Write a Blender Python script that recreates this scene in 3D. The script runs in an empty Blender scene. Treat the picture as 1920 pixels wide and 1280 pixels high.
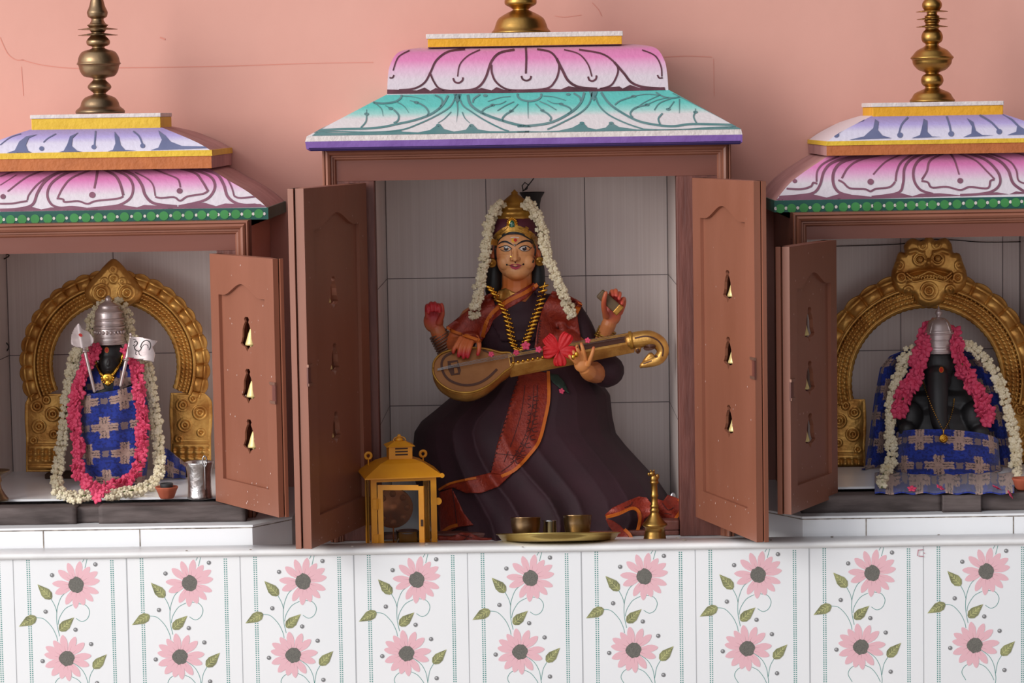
import bpy, bmesh, math, random
from mathutils import Vector, Matrix
from mathutils.bvhtree import BVHTree
from mathutils.geometry import tessellate_polygon
from mathutils import noise as mnoise
random.seed(7)
scene = bpy.context.scene
COL = scene.collection
# ------------------------------------------------------------------ camera
F_PX = 5000.0
CAM = Vector((0.0, -4.7, 0.762))
TH = math.atan(430 / F_PX); PS = math.atan(50 / F_PX); RO = 0.0165
Fw = Vector((-math.sin(PS) * math.cos(TH), math.cos(PS) * math.cos(TH), -math.sin(TH)))
R0 = Vector((math.cos(PS), math.sin(PS), 0))
U0 = R0.cross(Fw)
Rt = R0 * math.cos(RO) - U0 * math.sin(RO)
Up = U0 * math.cos(RO) + R0 * math.sin(RO)
cd = bpy.data.cameras.new('camera'); cam = bpy.data.objects.new('camera', cd); COL.objects.link(cam)
cd.sensor_width = 36; cd.lens = F_PX * 36 / 1920; cd.clip_start = 0.05; cd.clip_end = 60
M = Matrix((Rt, Up, -Fw)).transposed().to_4x4(); M.translation = CAM
cam.matrix_world = M
cd.dof.use_dof = False
scene.camera = cam
# ------------------------------------------------------------------ light
scene.view_settings.view_transform = 'Standard'
scene.view_settings.look = 'None'
scene.view_settings.gamma = 1
scene.view_settings.exposure = 0.32
scene.view_settings.use_curve_mapping = False
w = bpy.data.worlds.new('world'); scene.world = w; w.use_nodes = True
# open hall: daylight reaches the shrines mostly from the left and the front
_nt = w.node_tree; _bg = _nt.nodes['Background']
_tc = _nt.nodes.new('ShaderNodeTexCoord'); _dp = _nt.nodes.new('ShaderNodeVectorMath'); _dp.operation = 'DOT_PRODUCT'
_dp.inputs[1].default_value = Vector((-0.88, -0.45, 0.14)).normalized()
_rp = _nt.nodes.new('ShaderNodeValToRGB')
_rp.color_ramp.elements[0].position = 0.0; _rp.color_ramp.elements[0].color = (0.025, 0.02, 0.02, 1)
_rp.color_ramp.elements[1].position = 1.0; _rp.color_ramp.elements[1].color = (0.93, 0.93, 0.97, 1)
_mr = _nt.nodes.new('ShaderNodeMapRange'); _mr.inputs['From Min'].default_value = -0.10; _mr.inputs['From Max'].default_value = 0.9
_nt.links.new(_tc.outputs['Generated'], _dp.inputs[0]); _nt.links.new(_dp.outputs['Value'], _mr.inputs['Value'])
_nt.links.new(_mr.outputs[0], _rp.inputs['Fac']); _nt.links.new(_rp.outputs['Color'], _bg.inputs[0])
_bg.inputs[1].default_value = 1.32
def area(name, loc, target, sx, sy, power, col):
    l = bpy.data.lights.new(name, 'AREA'); l.shape = 'RECTANGLE'; l.size = sx; l.size_y = sy
    l.energy = power; l.color = col
    o = bpy.data.objects.new(name, l); COL.objects.link(o); o.location = loc
    d = Vector(target) - Vector(loc)
    o.rotation_euler = d.to_track_quat('-Z', 'Y').to_euler()
    return o
area('daylight_left', (-4.6, -3.8, 2.2), (-0.2, 0.2, 0.3), 2.8, 2.8, 190, (1.0, 0.97, 0.92))
area('daylight_right', (3.2, -4.6, 1.0), (0.5, 0.3, 0.3), 1.0, 1.6, 7, (1.0, 0.95, 0.9))

# ------------------------------------------------------------------ pixel <-> place
def ray(px, py):
    return (Rt * ((px - 960) / F_PX) + Up * ((640 - py) / F_PX) + Fw).normalized()
def W(px, py, Y):
    d = ray(px, py); t = (Y - CAM.y) / d.y
    return CAM + d * t
def ray_plane(px, py, p0, n):
    d = ray(px, py); t = (p0 - CAM).dot(n) / d.dot(n)
    return CAM + d * t
def mpp(Y):
    return (Y - CAM.y) / F_PX      # metres per pixel at depth Y
def PR(p):
    v = Vector(p) - CAM; d = v.dot(Fw)
    return 960 + F_PX * v.dot(Rt) / d, 640 - F_PX * v.dot(Up) / d

# ------------------------------------------------------------------ materials
def s2l(c):
    return tuple(((v / 255) / 12.92 if v / 255 <= 0.04045 else ((v / 255 + 0.055) / 1.055) ** 2.4) for v in c)
MATS = {}
def mat(name, rgb, rough=0.5, metal=0.0, rgb2=None, nscale=20, bump=0.0, bscale=60, spec=0.5, attr=None, coat=0, stretch=(1, 1, 1), lo=0.35, hi=0.7, trans=0.0, sheen=0):
    m = bpy.data.materials.new(name); m.use_nodes = True
    nt = m.node_tree; b = nt.nodes['Principled BSDF']
    b.inputs['Roughness'].default_value = rough; b.inputs['Metallic'].default_value = metal
    b.inputs['Specular IOR Level'].default_value = spec
    b.inputs['Coat Weight'].default_value = coat
    if sheen: b.inputs['Sheen Weight'].default_value = sheen
    if trans: b.inputs['Transmission Weight'].default_value = trans
    c1 = (*s2l(rgb), 1)
    b.inputs['Base Color'].default_value = c1
    tc = nt.nodes.new('ShaderNodeTexCoord'); mp = nt.nodes.new('ShaderNodeMapping')
    nt.links.new(tc.outputs['Object'], mp.inputs['Vector']); mp.inputs['Scale'].default_value = stretch
    if attr:
        a = nt.nodes.new('ShaderNodeAttribute'); a.attribute_name = attr
        nt.links.new(a.outputs['Color'], b.inputs['Base Color'])
    elif rgb2:
        n = nt.nodes.new('ShaderNodeTexNoise'); n.inputs['Scale'].default_value = nscale
        n.inputs['Detail'].default_value = 5
        nt.links.new(mp.outputs[0], n.inputs['Vector'])
        r = nt.nodes.new('ShaderNodeValToRGB')
        r.color_ramp.elements[0].position = lo; r.color_ramp.elements[1].position = hi
        r.color_ramp.elements[0].color = c1; r.color_ramp.elements[1].color = (*s2l(rgb2), 1)
        nt.links.new(n.outputs['Fac'], r.inputs['Fac']); nt.links.new(r.outputs['Color'], b.inputs['Base Color'])
    if bump:
        n = nt.nodes.new('ShaderNodeTexNoise'); n.inputs['Scale'].default_value = bscale
        n.inputs['Detail'].default_value = 6
        nt.links.new(mp.outputs[0], n.inputs['Vector'])
        bp = nt.nodes.new('ShaderNodeBump'); bp.inputs['Strength'].default_value = bump
        bp.inputs['Distance'].default_value = 0.004
        nt.links.new(n.outputs['Fac'], bp.inputs['Height']); nt.links.new(bp.outputs[0], b.inputs['Normal'])
    MATS[name] = m
    return m
def gradmat(name, stops, z0, z1, rough=0.6, bump=0.25, bscale=120):
    """airbrushed paint blending between colours from z0 to z1 (object height)"""
    m = mat(name, stops[0][1], rough=rough, bump=bump, bscale=bscale)
    nt = m.node_tree; b = nt.nodes['Principled BSDF']
    g = nt.nodes.new('ShaderNodeNewGeometry'); s = nt.nodes.new('ShaderNodeSeparateXYZ')
    nt.links.new(g.outputs['Position'], s.inputs[0])
    mr = nt.nodes.new('ShaderNodeMapRange'); mr.inputs['From Min'].default_value = z0; mr.inputs['From Max'].default_value = z1
    nt.links.new(s.outputs['Z'], mr.inputs['Value'])
    r = nt.nodes.new('ShaderNodeValToRGB')
    while len(r.color_ramp.elements) < len(stops): r.color_ramp.elements.new(0.5)
    for e, (p, c) in zip(r.color_ramp.elements, stops): e.position = p; e.color = (*s2l(c), 1)
    nt.links.new(mr.outputs[0], r.inputs['Fac']); nt.links.new(r.outputs['Color'], b.inputs['Base Color'])
    return m
mat('pink_wall', (217, 162, 148), 0.85, rgb2=(209, 153, 139), nscale=2.5, bump=0.25, bscale=18)
mat('wall_crack', (212, 140, 124), 0.9)
mat('brown_paint', (146, 92, 72), 0.40, rgb2=(134, 82, 62), nscale=8, bump=0.12, bscale=40, stretch=(1, 1, 0.3))
mat('brown_rail', (122, 68, 54), 0.42, rgb2=(110, 60, 46), nscale=8, bump=0.12, bscale=40, stretch=(0.3, 1, 1))
mat('brown_dark', (96, 52, 44), 0.5, rgb2=(118, 68, 58), nscale=30, bump=0.3, bscale=60, stretch=(3, 3, 0.4))
mat('old_wood', (62, 52, 50), 0.75, rgb2=(104, 92, 90), nscale=26, bump=0.6, bscale=60, stretch=(0.35, 1, 2))
mat('white_tile', (240, 242, 245), 0.22, rgb2=(245, 246, 248), nscale=3, bump=0.02)
mat('ledge_white', (230, 230, 231), 0.35, rgb2=(242, 242, 242), nscale=12, bump=0.1, lo=0.3, hi=0.6)
mat('niche_tile', (222, 206, 200), 0.28, rgb2=(232, 218, 213), nscale=14, stretch=(18, 1, 0.15), bump=0.03)
mat('grout', (120, 108, 108), 0.9)
mat('grime', (98, 84, 72), 0.9, rgb2=(188, 178, 168), nscale=60, bump=0.5, bscale=90)
mat('tile_joint', (182, 184, 188), 0.8)
mat('brass', (176, 138, 74), 0.34, 1.0, rgb2=(150, 112, 62), nscale=16, bump=0.12, bscale=70)
mat('brass_dull', (150, 126, 96), 0.38, 1.0, rgb2=(118, 98, 78), nscale=10, bump=0.12, bscale=70)
mat('brass_bright', (200, 176, 110), 0.3, 1.0, rgb2=(186, 158, 92), nscale=20, bump=0.05)
mat('gold_relief', (214, 164, 88), 0.36, 0.7, rgb2=(168, 112, 50), nscale=30, bump=0.25, bscale=140)
mat('gold', (226, 172, 66), 0.26, 1.0)
mat('gold_paint', (188, 140, 58), 0.35, 0.6, rgb2=(150, 104, 42), nscale=40, bump=0.15, bscale=90)
mat('silver', (206, 192, 190), 0.38, 0.8, rgb2=(186, 170, 170), nscale=40, bump=0.06, bscale=150)
mat('steel', (170, 168, 170), 0.25, 1.0)
mat('black_stone', (26, 25, 27), 0.5, rgb2=(34, 32, 34), nscale=30, bump=0.15)
mat('skin', (205, 130, 80), 0.45, attr='paint', bump=0.0)
mat('hair_black', (22, 24, 26), 0.5)
mat('plum_cloth', (54, 21, 33), 0.75, rgb2=(43, 17, 27), nscale=14, bump=0.1, bscale=200, sheen=0.02)
mat('red_zari', (150, 50, 30), 0.42, rgb2=(126, 36, 24), nscale=120, bump=0.35, bscale=260, metal=0.15)
mat('orange_edge', (206, 108, 24), 0.6, rgb2=(190, 92, 20), nscale=60)
mat('line_dark', (70, 30, 30), 0.7)
mat('white_bud', (232, 222, 196), 0.6, rgb2=(214, 198, 160), nscale=60)
mat('green_stem', (92, 110, 50), 0.7)
mat('pink_flower', (224, 78, 114), 0.6, rgb2=(196, 44, 84), nscale=90)
mat('red_flower', (212, 26, 34), 0.55, rgb2=(190, 14, 26), nscale=50, bump=0.3, bscale=150)
mat('terracotta', (168, 84, 58), 0.75, bump=0.2)
mat('lamp_black', (44, 42, 44), 0.6)
mat('wood_book', (94, 72, 44), 0.6)
mat('purple_cap', (84, 26, 44), 0.6)
mat('emerald', (16, 96, 70), 0.12, coat=1)
mat('yellow_lantern', (222, 150, 22), 0.42, rgb2=(200, 126, 20), nscale=14, bump=0.15, bscale=50)
mat('rust', (60, 36, 22), 0.8)
mat('glass', (244, 246, 246), 0.0, trans=1.0, spec=0.15)
MATS['glass'].node_tree.nodes['Principled BSDF'].inputs['IOR'].default_value = 1.12
mat('wire', (50, 44, 42), 0.6)
mat('line_plum', (98, 46, 62), 0.6, rgb2=(70, 28, 40), nscale=40)
mat('line_mauve', (132, 82, 102), 0.6, rgb2=(116, 70, 90), nscale=30)
mat('line_teal', (78, 126, 128), 0.6, rgb2=(104, 136, 138), nscale=20)
mat('line_slate', (92, 98, 134), 0.6, rgb2=(106, 112, 146), nscale=20)
mat('yellow_paint', (226, 186, 50), 0.6, rgb2=(214, 172, 44), nscale=30, bump=0.4, bscale=120)
mat('amber_paint', (228, 166, 26), 0.6, rgb2=(216, 154, 24), nscale=30, bump=0.4, bscale=120)
mat('orange_paint', (190, 108, 56), 0.6, rgb2=(176, 98, 50), nscale=30, bump=0.4, bscale=120)
mat('white_paint', (222, 212, 208), 0.7, rgb2=(206, 194, 192), nscale=60, bump=0.5, bscale=150)
mat('violet_paint', (132, 96, 172), 0.5, rgb2=(120, 84, 160), nscale=20, bump=0.4, bscale=60)
mat('navy_paint', (54, 42, 96), 0.6)
mat('green_dark', (18, 88, 78), 0.5, rgb2=(14, 78, 68), nscale=20)
mat('green_dot', (62, 146, 76), 0.5, rgb2=(50, 128, 62), nscale=20)
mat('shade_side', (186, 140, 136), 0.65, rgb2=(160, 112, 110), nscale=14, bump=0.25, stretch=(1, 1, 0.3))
mat('print_pink', (238, 190, 199), 0.25)
mat('print_vein', (190, 130, 142), 0.25)
mat('print_dark', (94, 92, 88), 0.3, rgb2=(130, 128, 120), nscale=900)
mat('print_teal', (104, 158, 152), 0.25)
mat('print_leaf', (158, 160, 112), 0.25, rgb2=(116, 118, 88), nscale=60)
mat('print_leafline', (214, 214, 150), 0.25)
mat('print_ball', (128, 128, 130), 0.25)
mat('print_glint', (200, 200, 202), 0.25)
mat('cloth_pattern', (30, 40, 120), 0.85, attr='paint', bump=0.3, bscale=300, sheen=0.2)
mat('sindoor', (190, 30, 24), 0.6)
mat('floor_stone', (150, 140, 132), 0.6, rgb2=(138, 128, 120), nscale=6)

# ------------------------------------------------------------------ mesh builder
class MB:
    def __init__(s): s.v = []; s.f = []; s.m = []; s.sm = []; s.col = None
    def add(s, vs, fs, m=0, smooth=False):
        o = len(s.v); s.v += [Vector(v) for v in vs]
        for f in fs: s.f.append([i + o for i in f]); s.m.append(m); s.sm.append(smooth)
        return s
    def hexa(s, c, m=0):
        # c: 8 corners, bottom 4 ccw then top 4
        return s.add(c, [(3, 2, 1, 0), (4, 5, 6, 7), (0, 1, 5, 4), (1, 2, 6, 5), (2, 3, 7, 6), (3, 0, 4, 7)], m)
    def box(s, x0, x1, y0, y1, z0, z1, m=0):
        return s.hexa([(x0, y0, z0), (x1, y0, z0), (x1, y1, z0), (x0, y1, z0), (x0, y0, z1), (x1, y0, z1), (x1, y1, z1), (x0, y1, z1)], m)
    def lathe(s, prof, base=(0, 0, 0), n=40, m=0, axis=None, mod=None, cap=True):
        """prof: list of (r, z); mod(i, ang) scales r"""
        base = Vector(base); vs = []; fs = []
        A = (axis or Vector((0, 0, 1))).normalized()
        X = A.orthogonal().normalized() if axis else Vector((1, 0, 0)); Yv = A.cross(X)
        for i, (r, z) in enumerate(prof):
            for k in range(n):
                a = 2 * math.pi * k / n; q = r * (mod(i, a) if mod else 1)
                vs.append(base + X * (q * math.cos(a)) + Yv * (q * math.sin(a)) + A * z)
        for i in range(len(prof) - 1):
            for k in range(n):
                k2 = (k + 1) % n
                fs.append((i * n + k, i * n + k2, (i + 1) * n + k2, (i + 1) * n + k))
        s.add(vs, fs, m, True)
        if cap:
            s.add(vs[:n], [tuple(range(n))[::-1]], m); s.add(vs[-n:], [tuple(range(n))], m)
        return s
    def tube(s, path, rad, n=10, m=0, flat=None, caps=True):
        """path: points; rad: number or list; rounded ends"""
        P = [Vector(p) for p in path]
        if isinstance(rad, (int, float)): rad = [rad] * len(P)
        rad = list(rad)
        if caps:
            d0 = (P[0] - P[1]).normalized(); d1 = (P[-1] - P[-2]).normalized()
            pre = [(P[0] + d0 * rad[0] * math.sin(a), rad[0] * math.cos(a)) for a in (1.5, 1.1, 0.6)]
            post = [(P[-1] + d1 * rad[-1] * math.sin(a), rad[-1] * math.cos(a)) for a in (0.6, 1.1, 1.5)]
            P = [q[0] for q in pre] + P + [q[0] for q in post]
            rad = [q[1] for q in pre] + rad + [q[1] for q in post]
        vs = []; fs = []; N = len(P); up = None
        for i in range(N):
            t = (P[min(i + 1, N - 1)] - P[max(i - 1, 0)]).normalized()
            if up is None: up = Vector((0, 1, 0)) if abs(t.y) < 0.9 else Vector((0, 0, 1))
            x = t.cross(up)
            if x.length < 1e-6: x = t.orthogonal()
            x.normalize(); y = x.cross(t).normalized(); up = y
            for k in range(n):
                a = 2 * math.pi * k / n
                vs.append(P[i] + x * (rad[i] * math.cos(a)) + y * (rad[i] * math.sin(a) * (flat or 1)))
        for i in range(N - 1):
            for k in range(n):
                k2 = (k + 1) % n
                fs.append((i * n + k, i * n + k2, (i + 1) * n + k2, (i + 1) * n + k))
        s.add(vs, fs, m, True)
        s.add(vs[:n], [tuple(range(n))[::-1]], m, True); s.add(vs[-n:], [tuple(range(n))], m, True)
        return s
    def ell(s, c, r, n=20, m=0, rot=None):
        c = Vector(c); vs = []; fs = []; h = n // 2
        for i in range(h + 1):
            p = math.pi * i / h
            for k in range(n):
                a = 2 * math.pi * k / n
                v = Vector((r[0] * math.sin(p) * math.cos(a), r[1] * math.sin(p) * math.sin(a), r[2] * math.cos(p)))
                if rot: v = rot @ v
                vs.append(c + v)
        for i in range(h):
            for k in range(n):
                k2 = (k + 1) % n
                fs.append((i * n + k, (i + 1) * n + k, (i + 1) * n + k2, i * n + k2))
        return s.add(vs, fs, m, True)
    def grid(s, fn, nu, nv, m=0, smooth=True):
        vs = [fn(i / nu, j / nv) for j in range(nv + 1) for i in range(nu + 1)]
        fs = [(j * (nu + 1) + i, j * (nu + 1) + i + 1, (j + 1) * (nu + 1) + i + 1, (j + 1) * (nu + 1) + i) for j in range(nv) for i in range(nu)]
        return s.add(vs, fs, m, smooth)
    def prism(s, poly, fn, t, m=0):
        """poly of 2D points mapped by fn(u,v)->point and extruded by vector t"""
        t = Vector(t); a = [Vector(fn(*p)) for p in poly]; b = [p + t for p in a]; n = len(a)
        tr = tessellate_polygon([[Vector((p[0], p[1], 0)) for p in poly]])
        s.add(a, [tuple(x) for x in tr], m); s.add(b, [tuple(x)[::-1] for x in tr], m)
        s.add(a + b, [(i, (i + 1) % n, (i + 1) % n + n, i + n) for i in range(n)], m)
        return s
    def build(s, name, mats, parent=None, solid=None, sub=0, bevel=None, weld=True):
        me = bpy.data.meshes.new(name)
        off = parent_world(parent)
        me.from_pydata([v - off for v in s.v], [], s.f)
        if isinstance(mats, str): mats = [mats]
        for k in mats: me.materials.append(MATS[k] if isinstance(k, str) else k)
        me.polygons.foreach_set('material_index', s.m); me.polygons.foreach_set('use_smooth', s.sm)
        bm = bmesh.new(); bm.from_mesh(me)
        if weld: bmesh.ops.remove_doubles(bm, verts=bm.verts, dist=1e-6)
        bmesh.ops.recalc_face_normals(bm, faces=bm.faces); bm.to_mesh(me); bm.free()
        me.update()
        o = bpy.data.objects.new(name, me); COL.objects.link(o)
        if parent: o.parent = parent
        if bevel:
            b = o.modifiers.new('bevel', 'BEVEL'); b.width = bevel; b.segments = 2; b.limit_method = 'ANGLE'
        if solid:
            b = o.modifiers.new('solid', 'SOLIDIFY'); b.thickness = solid; b.offset = 0
        if sub:
            b = o.modifiers.new('sub', 'SUBSURF'); b.levels = sub; b.render_levels = sub
        return o
def parent_world(p):
    v = Vector((0, 0, 0))
    while p is not None: v = v + p.location; p = p.parent
    return v
def thing(name, label, cat, loc=(0, 0, 0), group=None):
    o = bpy.data.objects.new(name, None); COL.objects.link(o); o.location = loc; o.empty_display_size = 0.02
    o['label'] = label; o['category'] = cat
    if group: o['group'] = group
    return o
def tag(o, label, cat, group=None):
    o['label'] = label; o['category'] = cat
    if group: o['group'] = group
    return o
def struct(o): o['kind'] = 'structure'; return o
def bake(o):
    """apply modifiers, keep one plain mesh"""
    dg = bpy.context.evaluated_depsgraph_get(); dg.update()
    me = bpy.data.meshes.new_from_object(o.evaluated_get(dg)); me.name = o.name
    o.modifiers.clear(); o.data = me
    return o
def remesh(o, vox, smooth=4):
    r = o.modifiers.new('r', 'REMESH'); r.mode = 'VOXEL'; r.voxel_size = vox; r.use_smooth_shade = True
    if smooth:
        q = o.modifiers.new('s', 'SMOOTH'); q.factor = 0.5; q.iterations = smooth
    bake(o)
    for p in o.data.polygons: p.use_smooth = True
    return o
def bvh_of(objs):
    vs = []; fs = []
    for o in (objs if isinstance(objs, (list, tuple)) else [objs]):
        off = parent_world(o); k = len(vs)
        vs += [v.co + off for v in o.data.vertices]; fs += [[i + k for i in p.vertices] for p in o.data.polygons]
    return BVHTree.FromPolygons(vs, fs)
def hit(bvh, px, py, off=0.0, Y=None):
    d = ray(px, py); r = bvh.ray_cast(CAM, d)
    if r[0] is None: return W(px, py, Y) if Y is not None else None
    return r[0] - d * off
def smoothline(pts, n=6, closed=False):
    """Catmull-Rom through 2D or 3D points"""
    P = [Vector(p) for p in pts]; out = []; N = len(P)
    rng = N if closed else N - 1
    for i in range(rng):
        p0 = P[(i - 1) % N] if closed or i > 0 else P[0]; p1 = P[i]; p2 = P[(i + 1) % N]
        p3 = P[(i + 2) % N] if closed or i + 2 < N else P[-1]
        for k in range(n):
            t = k / n
            out.append(0.5 * ((2 * p1) + (p2 - p0) * t + (2 * p0 - 5 * p1 + 4 * p2 - p3) * t * t + (3 * p1 - p0 - 3 * p2 + p3) * t ** 3))
    if not closed: out.append(P[-1])
    return out
def stroke(mb, pts, wd, fn, m=0, n=6, taper=0.0):
    """painted line of width wd in pixel space, laid on a surface by fn(px,py)->point"""
    L = smoothline([(p[0], p[1]) for p in pts], n) if len(pts) > 2 else [Vector(pts[0]).lerp(Vector(pts[1]), i / n) for i in range(n + 1)]
    N = len(L); vs = []
    for i, p in enumerate(L):
        d = L[min(i + 1, N - 1)] - L[max(i - 1, 0)]
        if d.length < 1e-9: d = Vector((1, 0))
        d.normalize(); nn = Vector((-d.y, d.x)); u = i / (N - 1)
        ww = (wd(u) if callable(wd) else wd * (1 - taper * u)) / 2
        vs.append(fn(*(p + nn * ww))); vs.append(fn(*(p - nn * ww)))
    mb.add(vs, [(2 * i, 2 * i + 1, 2 * i + 3, 2 * i + 2) for i in range(N - 1)], m)
def blob(mb, c, rx, ry, fn, m=0, n=20, a0=0, rot=0):
    vs = [fn(c[0], c[1])]
    for k in range(n):
        a = a0 + 2 * math.pi * k / n; x = rx * math.cos(a); y = ry * math.sin(a)
        vs.append(fn(c[0] + x * math.cos(rot) - y * math.sin(rot), c[1] + x * math.sin(rot) + y * math.cos(rot)))
    mb.add(vs, [(0, k + 1, (k + 1) % n + 1) for k in range(n)], m)
def fill(mb, poly, fn, m=0):
    tr = tessellate_polygon([[Vector((p[0], p[1], 0)) for p in poly]])
    mb.add([fn(p[0], p[1]) for p in poly], [tuple(t) for t in tr], m)
def drape(mb, poly, fn, m=0, step=4.0):
    """polygon in pixel space filled by a fine grid laid on a surface"""
    bm = bmesh.new()
    vs = [bm.verts.new((p[0], p[1], 0)) for p in poly]; bm.faces.new(vs)
    xs = [p[0] for p in poly]; ys = [p[1] for p in poly]
    for ax, a, b in ((0, min(xs), max(xs)), (1, min(ys), max(ys))):
        q = a + step
        while q < b:
            co = (q, 0, 0) if ax == 0 else (0, q, 0); no = (1, 0, 0) if ax == 0 else (0, 1, 0)
            bmesh.ops.bisect_plane(bm, geom=bm.verts[:] + bm.edges[:] + bm.faces[:], plane_co=co, plane_no=no, dist=1e-5)
            q += step
    bm.verts.index_update()
    mb.add([fn(v.co.x, v.co.y) for v in bm.verts], [tuple(v.index for v in f.verts) for f in bm.faces], m, True)
    bm.free()
def interp(tab, x):
    if x <= tab[0][0]: return tab[0][1]
    for a, b in zip(tab, tab[1:]):
        if x <= b[0]: return a[1] + (b[1] - a[1]) * (x - a[0]) / (b[0] - a[0])
    return tab[-1][1]
# ================================================================== SETTING
Z_LIP = -0.007; Z_FLOOR = -0.03; Y_WALL = 0.55
C_OP = (W(707, 600, .22).x, W(1271, 600, .22).x)      # opening of the middle cabinet
L_OP = (-1.055, W(409, 600, .16).x)
R_OP = (0.490, 0.955)
NICHES = [(L_OP[0] - .01, L_OP[1] + .01, 0.055, 0.53), (C_OP[0] - .008, C_OP[1] + .008, Z_FLOOR, 0.66), (R_OP[0] - .01, R_OP[1] + .01, 0.055, 0.53)]
mb = MB()
xs = [-2.6]
for n in NICHES: xs += [n[0], n[1]]
xs.append(2.6)
ZB, ZT = -0.9, 2.2
for i in range(0, len(xs) - 1, 2): mb.box(xs[i], xs[i + 1], Y_WALL, Y_WALL + .25, ZB, ZT)
for n in NICHES:
    mb.box(n[0], n[1], Y_WALL, Y_WALL + .25, n[3], ZT); mb.box(n[0], n[1], Y_WALL, Y_WALL + .25, ZB, n[2] - .002)
def onwall(px, py): return W(px, py, Y_WALL - .0006)
for pts, wd in (([(40, 112), (80, 122), (140, 128), (220, 127), (300, 126), (420, 124), (540, 120)], 1.6), ([(540, 120), (620, 118), (700, 117)], 1.2),
                ([(1245, 107), (1290, 105), (1335, 107)], 1.3), ([(1338, 110), (1339, 180)], .8), ([(0, 70), (14, 100), (30, 112), (44, 112)], 1.6), ([(40, 125), (44, 180)], 1),
                ([(1110, 5), (1122, 18), (1128, 30)], 1.2), ([(1040, 30), (1060, 32), (1090, 28)], 1), ([(300, 70), (310, 74)], 3)):
    stroke(mb, pts, wd, onwall, 1)
struct(mb.build('wall_back', ['pink_wall', 'wall_crack']))
mb = MB(); mb.box(-3.2, 3.2, -5.6, .8, -.95, -.9)
struct(mb.build('floor', 'floor_stone'))

# ------------------------------------------------------------------ counter
ct = thing('tiled_counter', 'long white counter faced with pink flower tiles under the three shrines', 'counter', (0, .25, -.9))
mb = MB(); mb.box(-2.4, 2.4, .006, .549, -.9, Z_FLOOR); mb.build('counter_body', 'white_tile', ct)
mb = MB()
prof = [(.0, -.0195), (-.006, -.0175), (-.0085, -.0125), (-.006, -.0085), (.0, Z_LIP), (.052, Z_LIP), (.052, Z_FLOOR + .0002), (.0, Z_FLOOR + .0002)]
N = 48
mb.grid(lambda u, v: Vector((-2.4 + 4.8 * u, interp([(i / 7, p[0]) for i, p in enumerate(prof)], v), interp([(i / 7, p[1]) for i, p in enumerate(prof)], v) + .0004 * math.sin(u * 70) * (v < .7))), N, 7)
for px, py, r in ((1115, 1013, 1.6), (1283, 1012, 1.8), (1270, 1008, 1.4), (800, 1020, 1.5), (660, 1024, 1), (980, 1025, .8), (470, 1030, 1), (350, 1032, 1), (1445, 1012, 1), (1560, 1006, 1.2), (1760, 1002, 1)):
    blob(mb, (px, py), r * 2.5, r, lambda a, b: W(a, b, -.0092) if b > 1016 else ray_plane(a, b, Vector((0, 0, Z_LIP + .0004)), Vector((0, 0, 1))), 1)
mb.build('ledge', ['ledge_white', 'grime'], ct)
# flower printed tiles
TW = 0.2028; SC = TW / 1011; ZT0 = -0.0175; TH_ = 0.30
mb = MB()
mb.box(-2.4, 2.4, 0.0, .006, -.9, ZT0)
petA = [(590, 165), (700, 150), (785, 200), (855, 245), (872, 322), (862, 435), (812, 510), (730, 545), (655, 575), (570, 538), (475, 440), (450, 350), (505, 230)]
petB = [(535, 815), (650, 830), (730, 885), (790, 1000), (770, 1090), (685, 1190), (590, 1230), (520, 1210), (437, 1180), (380, 1100), (372, 990), (385, 920), (455, 865)]
stems = [[(585, 420), (530, 470), (495, 560), (485, 640), (490, 730), (510, 825)], [(435, 485), (470, 550), (488, 610)], [(630, 540), (560, 580), (510, 660), (497, 720)],
         [(680, 532), (745, 545), (780, 600), (760, 665), (710, 692), (660, 665)], [(300, 658), (370, 670), (440, 740), (480, 820), (492, 870)],
         [(620, 1060), (700, 1120), (745, 1200), (760, 1280), (765, 1340), (745, 1480), (735, 1620)], [(815, 1115), (780, 1180), (762, 1280)],
         [(615, 1192), (670, 1220), (720, 1280), (750, 1340)], [(555, 1185), (500, 1205), (470, 1240), (465, 1280), (500, 1340)], [(735, 130), (720, 158)], [(762, 130), (742, 210)]]
leaves = [((318, 358), (440, 488)), ((148, 738), (303, 650)), ((640, 655), (510, 775)), ((928, 988), (808, 1115))]
balls = [(448, 275), (387, 603), (835, 177), (652, 766), (790, 895), (355, 1050), (840, 1248)]
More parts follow.
